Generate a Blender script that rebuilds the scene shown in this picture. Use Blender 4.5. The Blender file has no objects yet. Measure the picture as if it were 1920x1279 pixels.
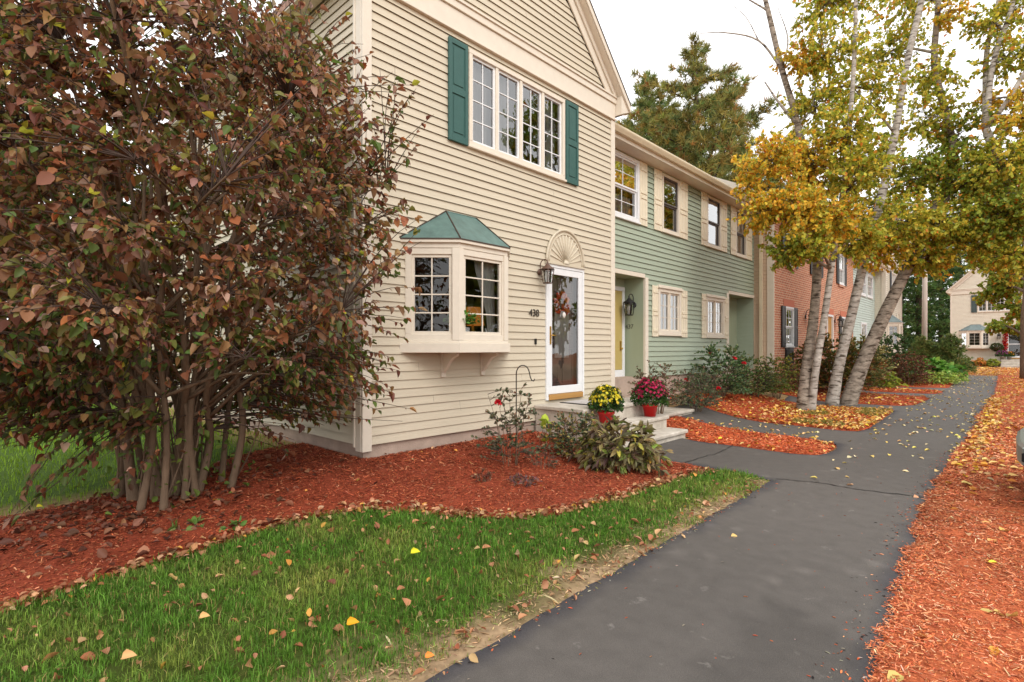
import bpy, bmesh, math, random
import numpy as np
from mathutils import Vector, Matrix
from mathutils.geometry import delaunay_2d_cdt
random.seed(7); RNG = np.random.default_rng(7)
SC = bpy.context.scene; COL = SC.collection
R = math.radians

# ------------------------------------------------------------------ camera
CAM = Vector((5.27, 0.0, 1.42)); TH = math.atan(0.952)
cd = bpy.data.cameras.new('camera'); cam = bpy.data.objects.new('camera', cd); COL.objects.link(cam)
cam.location = CAM; cam.rotation_euler = (R(90), 0, TH)
cd.sensor_width = 36; cd.lens = 36 * 1000 / 1920; cd.shift_y = 12.5 / 1920
cd.clip_start = 0.05; cd.clip_end = 600
SC.camera = cam
# ------------------------------------------------------------------ sky and sun (bright overcast)
W = bpy.data.worlds.new('World'); SC.world = W; W.use_nodes = True
nt = W.node_tree; bg = nt.nodes['Background']
sky = nt.nodes.new('ShaderNodeTexSky'); sky.sky_type = 'NISHITA'; sky.sun_disc = False
sky.sun_elevation = R(42); sky.sun_rotation = R(115); sky.air_density = 1.0; sky.dust_density = 3.0
mx = nt.nodes.new('ShaderNodeMix'); mx.data_type = 'RGBA'; mx.inputs[0].default_value = 0.86
mx.inputs[7].default_value = (13.5, 13.4, 13.3, 1)            # the cloud layer
nt.links.new(sky.outputs[0], mx.inputs[6]); nt.links.new(mx.outputs[2], bg.inputs[0])
bg.inputs[1].default_value = 0.12
sd = bpy.data.lights.new('sun', 'SUN'); sd.energy = 1.3; sd.angle = R(28); sd.color = (1, .97, .92)
sun = bpy.data.objects.new('sun', sd); COL.objects.link(sun)
sun.rotation_euler = (R(48), 0, R(65)); sun.location = (10, -6, 12)
SC.view_settings.view_transform = 'Standard'; SC.view_settings.look = 'None'
SC.view_settings.exposure = 0.25; SC.view_settings.gamma = 1.0
SC.render.engine = 'CYCLES'; SC.cycles.max_bounces = 8; SC.cycles.transparent_max_bounces = 24
SC.cycles.use_denoising = True; SC.cycles.caustics_reflective = False; SC.cycles.caustics_refractive = False

# ------------------------------------------------------------------ helpers
def lin(r, g, b):
    f = lambda c: (c / 255 / 12.92) if c / 255 <= .04045 else ((c / 255 + .055) / 1.055) ** 2.4
    return (f(r), f(g), f(b))
def at(u, v, z):
    """world point seen at photo pixel (u,v) at view depth z: a measuring aid"""
    s, c = math.sin(TH), math.cos(TH); a = (u - 960) / 1000; b = (652 - v) / 1000
    return Vector((CAM.x + z * (a * c - s), z * (a * s + c), CAM.z + z * b))
def sm(t): t = max(0., min(1., t)); return t * t * (3 - 2 * t)
def gz(x, y):
    z = .16 * sm((1.9 - x) / 1.8) * sm((y - .7) / 2.2)
    if y > 8: z += .12 * sm((y - 8) / 4) * sm((1.2 - x) / 1.5)
    return z

MATS = {}
def mat(name, col, rough=.6, var=.12, scale=6., bump=0., bscale=60., spec=.4, metal=0., stretch=(1, 1, 1), col2=None):
    if name in MATS: return MATS[name]
    m = bpy.data.materials.new(name); m.use_nodes = True; t = m.node_tree; p = t.nodes['Principled BSDF']
    p.inputs['Roughness'].default_value = rough; p.inputs['Metallic'].default_value = metal
    p.inputs['Specular IOR Level'].default_value = spec
    tc = t.nodes.new('ShaderNodeTexCoord'); mp = t.nodes.new('ShaderNodeMapping'); mp.inputs['Scale'].default_value = stretch
    t.links.new(tc.outputs['Object'], mp.inputs[0])
    n = t.nodes.new('ShaderNodeTexNoise'); n.inputs['Scale'].default_value = scale; n.inputs['Detail'].default_value = 6; n.inputs['Roughness'].default_value = .65
    t.links.new(mp.outputs[0], n.inputs['Vector'])
    cr = t.nodes.new('ShaderNodeValToRGB'); cr.color_ramp.elements[0].position = .3; cr.color_ramp.elements[1].position = .7
    a = [c * (1 - var) for c in col]; b = [min(1, c * (1 + var)) for c in col] if col2 is None else col2
    cr.color_ramp.elements[0].color = (*a, 1); cr.color_ramp.elements[1].color = (*b, 1)
    t.links.new(n.outputs[0], cr.inputs[0]); t.links.new(cr.outputs[0], p.inputs['Base Color'])
    if bump:
        n2 = t.nodes.new('ShaderNodeTexNoise'); n2.inputs['Scale'].default_value = bscale; n2.inputs['Detail'].default_value = 4
        t.links.new(mp.outputs[0], n2.inputs['Vector'])
        bp = t.nodes.new('ShaderNodeBump'); bp.inputs['Strength'].default_value = bump; bp.inputs['Distance'].default_value = .01
        t.links.new(n2.outputs[0], bp.inputs['Height']); t.links.new(bp.outputs[0], p.inputs['Normal'])
    MATS[name] = m; return m
def attr_mat(name, rough=.5, transl=0., spec=.35, var=0., vscale=30., bump=0.):
    """base colour from the mesh's own colour attribute"""
    m = bpy.data.materials.new(name); m.use_nodes = True; t = m.node_tree; p = t.nodes['Principled BSDF']
    a = t.nodes.new('ShaderNodeAttribute'); a.attribute_name = 'col'; src = a.outputs['Color']
    if var or bump:
        tc = t.nodes.new('ShaderNodeTexCoord'); n = t.nodes.new('ShaderNodeTexNoise'); n.inputs['Scale'].default_value = vscale; n.inputs['Detail'].default_value = 6
        t.links.new(tc.outputs['Object'], n.inputs['Vector'])
        mr = t.nodes.new('ShaderNodeMapRange'); mr.inputs[1].default_value = .25; mr.inputs[2].default_value = .75; mr.inputs[3].default_value = 1 - var; mr.inputs[4].default_value = 1 + var
        t.links.new(n.outputs[0], mr.inputs[0])
        mm = t.nodes.new('ShaderNodeVectorMath'); mm.operation = 'SCALE'
        t.links.new(src, mm.inputs[0]); t.links.new(mr.outputs[0], mm.inputs['Scale']); src = mm.outputs[0]
        if bump:
            bp = t.nodes.new('ShaderNodeBump'); bp.inputs['Strength'].default_value = bump; bp.inputs['Distance'].default_value = .01
            t.links.new(n.outputs[0], bp.inputs['Height']); t.links.new(bp.outputs[0], p.inputs['Normal'])
    t.links.new(src, p.inputs['Base Color']); p.inputs['Roughness'].default_value = rough; p.inputs['Specular IOR Level'].default_value = spec
    if transl:
        tr = t.nodes.new('ShaderNodeBsdfTranslucent'); t.links.new(src, tr.inputs[0])
        ms = t.nodes.new('ShaderNodeMixShader'); ms.inputs[0].default_value = transl
        t.links.new(p.outputs[0], ms.inputs[1]); t.links.new(tr.outputs[0], ms.inputs[2])
        t.links.new(ms.outputs[0], t.nodes['Material Output'].inputs[0])
    MATS[name] = m; return m
def glass_mat(name, tint=(.93, .95, .95), boost=2.6):
    m = bpy.data.materials.new(name); m.use_nodes = True; t = m.node_tree; t.nodes.remove(t.nodes['Principled BSDF'])
    tr = t.nodes.new('ShaderNodeBsdfTransparent'); tr.inputs[0].default_value = (*tint, 1)
    gl = t.nodes.new('ShaderNodeBsdfGlossy'); gl.inputs['Roughness'].default_value = .015
    fr = t.nodes.new('ShaderNodeFresnel'); fr.inputs[0].default_value = 1.52
    n = t.nodes.new('ShaderNodeTexNoise'); n.inputs['Scale'].default_value = 2.2; tc = t.nodes.new('ShaderNodeTexCoord'); t.links.new(tc.outputs['Object'], n.inputs['Vector'])
    bp = t.nodes.new('ShaderNodeBump'); bp.inputs['Strength'].default_value = .05; bp.inputs['Distance'].default_value = .1
    t.links.new(n.outputs[0], bp.inputs['Height']); t.links.new(bp.outputs[0], gl.inputs['Normal'])
    mu = t.nodes.new('ShaderNodeMath'); mu.operation = 'MULTIPLY'; mu.inputs[1].default_value = boost; mu.use_clamp = True
    ms = t.nodes.new('ShaderNodeMixShader'); t.links.new(fr.outputs[0], mu.inputs[0]); t.links.new(mu.outputs[0], ms.inputs[0])
    t.links.new(tr.outputs[0], ms.inputs[1]); t.links.new(gl.outputs[0], ms.inputs[2]); t.links.new(ms.outputs[0], t.nodes['Material Output'].inputs[0])
    MATS[name] = m; return m
def tile_mat(name, c1, c2, mortar, bw, bh, ms, rough=.85, axes=(1, 2), bump=.4, offs=.5):
    m = bpy.data.materials.new(name); m.use_nodes = True; t = m.node_tree; p = t.nodes['Principled BSDF']
    tc = t.nodes.new('ShaderNodeTexCoord'); sp = t.nodes.new('ShaderNodeSeparateXYZ'); cb = t.nodes.new('ShaderNodeCombineXYZ')
    t.links.new(tc.outputs['Object'], sp.inputs[0]); t.links.new(sp.outputs[axes[0]], cb.inputs[0]); t.links.new(sp.outputs[axes[1]], cb.inputs[1])
    b = t.nodes.new('ShaderNodeTexBrick'); t.links.new(cb.outputs[0], b.inputs['Vector'])
    b.inputs['Color1'].default_value = (*c1, 1); b.inputs['Color2'].default_value = (*c2, 1); b.inputs['Mortar'].default_value = (*mortar, 1)
    b.inputs['Scale'].default_value = 1; b.inputs['Brick Width'].default_value = bw; b.inputs['Row Height'].default_value = bh
    b.inputs['Mortar Size'].default_value = ms; b.inputs['Mortar Smooth'].default_value = .15; b.offset = offs
    n = t.nodes.new('ShaderNodeTexNoise'); n.inputs['Scale'].default_value = 9; n.inputs['Detail'].default_value = 6; t.links.new(tc.outputs['Object'], n.inputs['Vector'])
    mr = t.nodes.new('ShaderNodeMapRange'); mr.inputs[1].default_value = .25; mr.inputs[2].default_value = .75; mr.inputs[3].default_value = .75; mr.inputs[4].default_value = 1.2
    t.links.new(n.outputs[0], mr.inputs[0]); mm = t.nodes.new('ShaderNodeVectorMath'); mm.operation = 'SCALE'
    t.links.new(b.outputs[0], mm.inputs[0]); t.links.new(mr.outputs[0], mm.inputs['Scale']); t.links.new(mm.outputs[0], p.inputs['Base Color'])
    p.inputs['Roughness'].default_value = rough
    bp = t.nodes.new('ShaderNodeBump'); bp.invert = True; bp.inputs['Strength'].default_value = bump; bp.inputs['Distance'].default_value = .01
    t.links.new(b.outputs['Fac'], bp.inputs['Height']); t.links.new(bp.outputs[0], p.inputs['Normal'])
    MATS[name] = m; return m

def link(o, parent=None):
    COL.objects.link(o)
    if parent is not None: o.parent = parent
    return o
def thing(name, label, cat, loc=(0, 0, 0), rz=0., group=None):
    o = link(bpy.data.objects.new(name, None)); o.location = loc; o.rotation_euler = (0, 0, rz); o.empty_display_size = .2
    o['label'] = label; o['category'] = cat
    if group: o['group'] = group
    return o
def tag(o, label=None, cat=None, group=None, kind=None):
    if label: o['label'] = label
    if cat: o['category'] = cat
    if group: o['group'] = group
    if kind: o['kind'] = kind
    return o
def npmesh(name, V, F, C=None, m=None, parent=None, smooth=False):
    V = np.asarray(V, np.float32); F = np.asarray(F, np.int32); k = F.shape[1]
    me = bpy.data.meshes.new(name); me.vertices.add(len(V)); me.vertices.foreach_set('co', V.ravel())
    me.loops.add(F.size); me.loops.foreach_set('vertex_index', F.ravel())
    me.polygons.add(len(F)); me.polygons.foreach_set('loop_start', np.arange(len(F), dtype=np.int32) * k)
    if smooth: me.polygons.foreach_set('use_smooth', np.ones(len(F), bool))
    if C is not None:
        a = me.color_attributes.new('col', 'FLOAT_COLOR', 'POINT')
        a.data.foreach_set('color', np.c_[np.asarray(C, np.float32), np.ones(len(V), np.float32)].ravel())
    me.update(); me.validate()
    if m is not None: me.materials.append(m)
    return link(bpy.data.objects.new(name, me), parent)
class MB:
    """collects boxes, tubes and polygons; build() links them as ONE mesh"""
    def __init__(s): s.v = []; s.f = []; s.mi = []; s.sm = []; s.M = None
    def add(s, vs, fs, mi=0, smooth=False):
        o = len(s.v); s.v += [tuple(s.M @ Vector(p)) if s.M else tuple(p) for p in vs]
        for f in fs: s.f.append([i + o for i in f]); s.mi.append(mi); s.sm.append(smooth)
    def box(s, x0, x1, y0, y1, z0, z1, mi=0):
        s.add([(x, y, z) for x in (x0, x1) for y in (y0, y1) for z in (z0, z1)],
              [(0, 1, 3, 2), (4, 6, 7, 5), (0, 4, 5, 1), (2, 3, 7, 6), (0, 2, 6, 4), (1, 5, 7, 3)], mi)
    def ring(s, y0, y1, z0, z1, w, x0, x1, mi=0):
        s.box(x0, x1, y0, y1, z1 - w, z1, mi); s.box(x0, x1, y0, y1, z0, z0 + w, mi)
        s.box(x0, x1, y0, y0 + w, z0 + w, z1 - w, mi); s.box(x0, x1, y1 - w, y1, z0 + w, z1 - w, mi)
    def poly(s, vs, mi=0): s.add(vs, [list(range(len(vs)))], mi)
    def prism(s, pts, d, mi=0):
        """pts polygon extruded by vector d"""
        n = len(pts); d = Vector(d); vs = [Vector(p) for p in pts]; vs += [p + d for p in vs]
        s.add(vs, [list(range(n))[::-1], list(range(n, 2 * n))] + [(i, (i + 1) % n, n + (i + 1) % n, n + i) for i in range(n)], mi)
    def tube(s, pts, rad, n=8, mi=0, caps=True):
        pts = [Vector(p) for p in pts]
        if not hasattr(rad, '__len__'): rad = [rad] * len(pts)
        up = Vector((.31, .2, .93)); vs = []; u = None
        for i, p in enumerate(pts):
            t = (pts[min(i + 1, len(pts) - 1)] - pts[max(i - 1, 0)]).normalized()
            if u is None: u = t.cross(up).normalized()
            u = (u - t * u.dot(t))
            if u.length < 1e-5: u = t.orthogonal()
            u.normalize(); w = t.cross(u)
            for k in range(n):
                a = 2 * math.pi * k / n; vs.append(p + (u * math.cos(a) + w * math.sin(a)) * rad[i])
        fs = [(i * n + k, i * n + (k + 1) % n, (i + 1) * n + (k + 1) % n, (i + 1) * n + k) for i in range(len(pts) - 1) for k in range(n)]
        if caps: fs += [list(range(n))[::-1], [(len(pts) - 1) * n + k for k in range(n)]]
        s.add(vs, fs, mi, True)
    def lathe(s, prof, c=(0, 0, 0), n=24, mi=0):
        vs = [(c[0] + r * math.cos(2 * math.pi * k / n), c[1] + r * math.sin(2 * math.pi * k / n), c[2] + z) for r, z in prof for k in range(n)]
        fs = [(i * n + k, i * n + (k + 1) % n, (i + 1) * n + (k + 1) % n, (i + 1) * n + k) for i in range(len(prof) - 1) for k in range(n)]
        s.add(vs, fs, mi, True)
    def build(s, name, ms, parent=None, bevel=0.):
        me = bpy.data.meshes.new(name); me.from_pydata(s.v, [], s.f)
        for m in (ms if isinstance(ms, (list, tuple)) else [ms]): me.materials.append(m)
        me.polygons.foreach_set('material_index', s.mi); me.polygons.foreach_set('use_smooth', s.sm)
        bm = bmesh.new(); bm.from_mesh(me); bmesh.ops.recalc_face_normals(bm, faces=bm.faces); bm.to_mesh(me); bm.free()
        o = link(bpy.data.objects.new(name, me), parent)
        if bevel:
            b = o.modifiers.new('bevel', 'BEVEL'); b.width = bevel; b.segments = 1; b.limit_method = 'ANGLE'; b.angle_limit = R(50)
        return o
def norm(a): return a / np.maximum(np.linalg.norm(a, axis=-1, keepdims=True), 1e-9)
def leafgeo(P, T, N, L, w, C, fold=.35, droop=.12, back=None):
    """n folded six-point leaves: base P, direction T, upper side N, length L, half width w (share of L)"""
    P, T, N, C = (np.asarray(a, float) for a in (P, T, N, C)); L = np.broadcast_to(np.asarray(L, float), (len(P),))[:, None]
    fold = np.broadcast_to(np.asarray(fold, float), (len(P),))[:, None]; T = norm(T); B = norm(np.cross(N, T)); N = np.cross(T, B); w = np.broadcast_to(np.asarray(w, float), (len(P),))[:, None]
    W1 = B * L * w; up = N * L * w * fold
    s = [(.16, .62), (.45, 1.), (.78, .62)]; q = lambda f, k, sg: P + T * L * f + sg * W1 * k + up * k - N * L * droop * f * f
    V = np.stack([P] + [q(f, k, 1) for f, k in s] + [P + T * L - N * L * droop] + [q(f, k, -1) for f, k in s[::-1]], 1)
    n = len(P); i = np.arange(n)[:, None] * 8
    F = np.concatenate([i + np.array([[0, 1, 2, 3, 4]]), i + np.array([[0, 4, 5, 6, 7]])], 0)
    return V.reshape(-1, 3), F, np.repeat(C, 8, 0)
def pick(n, pal, jit=.18):
    """n linear colours from [(weight, sRGB)] with brightness and hue jitter"""
    w = np.array([p[0] for p in pal], float); c = np.array([lin(*p[1]) for p in pal])
    k = RNG.choice(len(pal), n, p=w / w.sum()); out = c[k] * (1 + RNG.normal(0, jit, (n, 1))) * (1 + RNG.normal(0, jit * .35, (n, 3)))
    return np.clip(out, .002, .95)
def rdir(n): return norm(RNG.normal(0, 1, (n, 3)))
# ------------------------------------------------------------------ materials
BEIGE = mat('beige_siding', lin(200, 189, 168), .55, .06, 3, .15, 90, .3, stretch=(1, .25, 6))
BEIGE2 = mat('grey_beige_siding', lin(216, 208, 190), .6, .05, 3, .1, 90, .3)
GREEN = mat('sage_siding', lin(158, 169, 150), .55, .05, 3, .15, 90, .3, stretch=(1, .25, 6))
GREEN2 = mat('pale_sage_siding', lin(190, 204, 196), .6, .05, 3)
CREAM = mat('cream_trim', lin(218, 208, 192), .5, .04, 8, .05, 120, .35)
IVORY = mat('ivory_shutter', lin(222, 211, 187), .5, .05, 8, .08, 90, .35)
WHITE = mat('white_trim', lin(226, 227, 228), .4, .03, 8, spec=.45)
TEAL = mat('teal_paint', lin(52, 90, 84), .5, .08, 10, .1, 60, .35)
COPPER = mat('patina_copper', lin(88, 114, 108), .45, .25, 7, .15, 25, .45, stretch=(1, 1, .4))
BLACK = mat('black_paint', lin(34, 33, 33), .45, .1, 10)
IRON = mat('dark_iron', lin(46, 38, 32), .45, .15, 30, spec=.5)
BROWNMETAL = mat('brown_metal', lin(92, 66, 52), .5, .2, 40, spec=.5)
CONC = mat('concrete', lin(168, 158, 144), .85, .1, 3.2, .35, 120, .25, col2=lin(212, 203, 190))
FOUND = mat('foundation_concrete', lin(172, 152, 138), .9, .16, 4, .4, 60, .2)
INSIDE = mat('interior_plaster', lin(112, 92, 76), .8, .1, 2)
BRASS = mat('brass', lin(190, 150, 70), .3, .1, 20, metal=.9)
TAN = mat('tan_wood', lin(176, 132, 74), .5, .12, 10, stretch=(1, .2, 4))
CURT = attr_mat('sheer_curtain', .8, .5)
GUTTER = mat('gutter_paint', lin(214, 200, 172), .45, .06, 4)
GLASS = glass_mat('window_glass', boost=1.7); DOORGLASS = glass_mat('storm_door_glass', boost=2.6); GLASS2 = glass_mat('bright_window_glass', boost=4.0); BRICK = tile_mat('red_brick', lin(198, 122, 90), lin(176, 100, 72), lin(206, 180, 154), .215, .0715, .011)
SHINGLE = tile_mat('brown_shingle', lin(172, 134, 116), lin(140, 104, 90), lin(96, 74, 66), .3, .14, .012, axes=(0, 2))
DRIP = mat('dark_drip_edge', lin(72, 58, 48), .6)

def siding(mb, O, U, N, width, z0, z1, holes=(), e=.1016, lip=.0125, ub=None, mi=0):
    """lapped boards on a vertical wall through O, along U, facing N; holes (u0,u1,z0,z1) in wall coordinates"""
    O, U, N = Vector(O), Vector(U), Vector(N); ub = ub or (lambda z: (0., width)); k = 0; z = z0
    gap = .006 if lip > 0 else 0.
    P = lambda u, zz, off: O + U * u + N * off + Vector((0, 0, zz))
    while z < z1 - 1e-5:
        zt = min(z + e, z1); lp = lip * random.uniform(.86, 1.12); cuts = sorted({z, zt} | {h for q in holes for h in q[2:4] if z + 1e-4 < h < zt - 1e-4})
        for a, b in zip(cuts, cuts[1:]):
            mid = (a + b) / 2; l0, r0 = ub(a); l1, r1 = ub(b)
            if r0 - l0 < .01: continue
            segs = []; cur = None
            hs = sorted(q for q in holes if q[2] < mid < q[3]); edges = []; left = ('L',)
            pos = None; spans = []
            lo = None
            start = 'L'
            for q in hs: spans.append((start, q[0])); start = q[1]
            spans.append((start, 'R'))
            cutspans = []
            for s_, t_ in spans:                                     # a butt joint now and then
                ua = l0 if s_ == 'L' else s_; va = r0 if t_ == 'R' else t_
                if lip > 0 and width < 12 and va - ua > 1.6 and random.random() < .45:
                    j = random.uniform(ua + .5, va - .5); cutspans += [(s_, j - .0012), (j + .0012, t_)]
                else: cutspans.append((s_, t_))
            for s_, t_ in cutspans:
                ua, ub_ = (l0, l1) if s_ == 'L' else (s_, s_); va, vb = (r0, r1) if t_ == 'R' else (t_, t_)
                if va - ua < .003: continue
                oa = lp * (1 - (a - z) / e) - gap * ((a - z) / e); ob = lp * (1 - (b - z) / e) - gap * ((b - z) / e)
                vs = [P(ua, a, oa), P(va, a, oa), P(max(vb, ub_), b, ob), P(ub_, b, ob)]
                mb.add(vs, [(0, 1, 2, 3)], mi)
                if a == z and lip > 0: mb.add([P(ua, a + .006, -gap), P(va, a + .006, -gap), P(va, a, oa), P(ua, a, oa)], [(0, 1, 2, 3)], mi)
        z = zt
def window(par, y0, y1, z0, z1, cols=2, rows=3, lights=1, cas=.075, hung=False, m=CREAM, curtain=None, x=0., head=False, name='window', mw=.014, sashm=None, apart=None):
    b = MB(); b.ring(y0, y1, z0, z1, cas, x - .07, x + .035)
    b.box(x - .02, x + .055, y0 - .02, y1 + .02, z0 - .035, z0 - .002)
    if head: b.box(x - .0, x + .07, y0 - .05, y1 + .05, z1 + .002, z1 + .05); b.box(x, x + .05, y0 - .02, y1 + .02, z1 + .05, z1 + .075)
    iw = y1 - y0 - 2 * cas; mull = .05; lw = (iw - mull * (lights - 1)) / lights
    s = MB(); g = MB(); c = None
    for i in range(lights):
        a = y0 + cas + i * (lw + mull); e = a + lw; zb, zt = z0 + cas, z1 - cas
        if i: b.box(x - .06, x + .025, a - mull, a, zb, zt)
        parts = [(zb, zt, 0.)] if not hung else [(zb, (zb + zt) / 2 - .018, -.014), ((zb + zt) / 2 - .018, zt, .012)]
        for p0, p1, dx in parts:
            s.ring(a, e, p0, p1, .034, x - .045 + dx, x + .002 + dx)
            for k in range(1, cols): yy = a + .034 + (lw - .068) * k / cols; s.box(x - .028 + dx, x - .010 + dx, yy - mw / 2, yy + mw / 2, p0 + .034, p1 - .034)
            nr = rows if not hung else max(1, rows // 2)
            ys = [a + .034 + (lw - .068) * k / cols for k in range(cols + 1)]
            for k in range(1, nr):
                zz = p0 + .034 + (p1 - p0 - .068) * k / nr
                for q in range(cols): s.box(x - .027 + dx, x - .011 + dx, ys[q] + (mw / 2 if q else 0), ys[q + 1] - (mw / 2 if q < cols - 1 else 0), zz - mw / 2, zz + mw / 2)
            g.poly([(x - .02 + dx, a + .03, p0 + .03), (x - .02 + dx, e - .03, p0 + .03), (x - .02 + dx, e - .03, p1 - .03), (x - .02 + dx, a + .03, p1 - .03)])
    w = b.build(name, m, par, .004)
    s.build('sash', sashm or m, w, .002); g.build('pane', GLASS2, w)
    if curtain:
        for ya, yb, za, zb in curtain: drape(w, x - .14, ya, yb, za, zb)
    return w
def drape(par, x, ya, yb, za, zb, col=(206, 206, 204), amp=.025, pull=0.):
    n = max(12, int((yb - ya) / .015)); V = []; C = []
    for j in range(7):
        for i in range(n + 1):
            t = i / n; zz = zb + (za - zb) * j / 6; y = ya + (yb - ya) * (t if not pull else t * (1 - abs(pull) * sm(j / 5)) + (abs(pull) * sm(j / 5) if pull > 0 else 0))
            V.append((x + amp * math.sin(t * n * .9 + math.sin(t * 9)), y, zz)); C.append(lin(*col))
    F = [(j * (n + 1) + i, j * (n + 1) + i + 1, (j + 1) * (n + 1) + i + 1, (j + 1) * (n + 1) + i) for j in range(6) for i in range(n)]
    return npmesh('curtain', V, F, C, CURT, par, True)
def panel_shutter(par, y0, y1, z0, z1, m, x=.012):
    b = MB(); b.box(x, x + .022, y0, y1, z0, z1)
    st = .05; mid = (z0 + z1) / 2 + .0
    b.box(x + .022, x + .036, y0, y0 + st, z0, z1); b.box(x + .022, x + .036, y1 - st, y1, z0, z1)
    for a, c in ((z0, z0 + .09), (mid - .045, mid + .045), (z1 - .07, z1)): b.box(x + .022, x + .036, y0 + st, y1 - st, a, c)
    for a, c in ((z0 + .09, mid - .045), (mid + .045, z1 - .07)):
        b.box(x + .022, x + .031, y0 + st + .028, y1 - st - .028, a + .028, c - .028)
    return b.build('shutter', m, par, .004)
def batten_shutter(par, y0, y1, z0, z1, m, x=.012):
    b = MB(); n = 3; w = (y1 - y0) / n
    for i in range(n): b.box(x, x + .02, y0 + i * w + .003, y0 + (i + 1) * w - .003, z0, z1)
    h = z1 - z0
    for k in (.12, .44, .52, .88): b.box(x + .02, x + .034, y0 + .03, y1 - .03, z0 + h * k - .03, z0 + h * k + .03)
    h2 = MB()
    for k in (.12, .88): h2.box(x + .034, x + .038, y0 + .02, y0 + .12, z0 + h * k - .008, z0 + h * k + .008)
    return b.build('shutter', m, par, .003)
def lantern(name, label, loc, rz, m, s=1., group='wall lanterns beside the front doors'):
    """a wall lantern: plate, curled bracket, four-sided tapered cage with roof and finial; +x is away from the wall"""
    t = thing(name, label, 'wall lamp', loc, rz, group); t.scale = (s, s, s)
    b = MB(); b.lathe([(0, 0), (.055, 0), (.05, .012), (.02, .02), (0, .02)], n=16)
    b.v = [(z, y, x) for x, y, z in b.v]
    pts = [(.01, 0, .02)] + [(.10 + .085 * math.cos(a), 0, .10 + .10 * math.sin(a)) for a in [R(200 - k * 22) for k in range(9)]]
    b.tube(pts, .008, 8); b.tube([(.01, 0, -.03), (.05, 0, -.09), (.09, 0, -.05)], .006, 6)
    b.build('bracket', m, t)
    c = MB(); cx, zt, zb, wt, wb = .17, .03, -.19, .075, .05
    for sx in (-1, 1):
        for sy in (-1, 1): c.tube([(cx + sx * wt, sy * wt, zt), (cx + sx * wb, sy * wb, zb)], .0065, 6)
    for w_, z_ in ((wt, zt), (wb, zb), (wt * .9 + wb * .1, .005)):
        for a in range(4):
            p = [(-1, -1), (1, -1), (1, 1), (-1, 1)]; q, r = p[a], p[(a + 1) % 4]
            c.tube([(cx + q[0] * w_, q[1] * w_, z_), (cx + r[0] * w_, r[1] * w_, z_)], .006, 6)
    c.box(cx - wb, cx + wb, -wb, wb, zb - .012, zb)
    for k, (r0, z0) in enumerate(((.10, .03), (.045, .085))): pass
    c.lathe([(.115, .028), (.10, .05), (.05, .085), (.028, .11), (.012, .13), (.016, .145), (.006, .165), (0, .168)], (cx, 0, 0), 12)
    c.build('cage', m, t)
    g = MB(); g.lathe([(.058, -.185), (.08, .02)], (cx, 0, 0), 4); g.v = [((x - cx) * .707 - y * .707 + cx, (x - cx) * .707 + y * .707, z) for x, y, z in g.v]
    g.build('lamp_glass', GLASS, t)
    u = MB(); u.lathe([(0, -.18), (.016, -.18), (.016, -.10), (.022, -.09), (.018, -.03), (0, -.02)], (cx, 0, 0), 10); u.build('bulb', WHITE, t)
    return t
def digits(par, text, loc, h, m, rz=R(90), mirror=False):
    c = bpy.data.curves.new('house_number', 'FONT'); c.body = text; c.size = h * 1.4; c.extrude = .004; c.align_x = 'LEFT'
    o = bpy.data.objects.new('tmp', c); COL.objects.link(o); dg = bpy.context.evaluated_depsgraph_get()
    me = bpy.data.meshes.new_from_object(o.evaluated_get(dg)); bpy.data.objects.remove(o)
    me.name = 'house_number'; me.materials.clear(); me.materials.append(m)
    q = link(bpy.data.objects.new('house_number', me), par); q.location = loc; q.rotation_euler = (R(90), 0, rz); return q
def interior(par, x0, x1, y0, y1, zs=(.55, 3.1, 5.6), m=INSIDE):
    b = MB(); b.box(x0, x1, y0, y1, zs[0] - .05, zs[0]); b.box(x0, x1, y0, y1, zs[1] - .12, zs[1]); b.box(x0, x1, y0, y1, zs[2], zs[2] + .1)
    b.box(x0 - .1, x0, y0, y1, zs[0], zs[2]); b.box(x0, x1, y0 - .05, y0, zs[0], zs[2]); b.box(x0, x1, y1, y1 + .05, zs[0], zs[2])
    return b.build('interior_wall', m, par)

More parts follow.
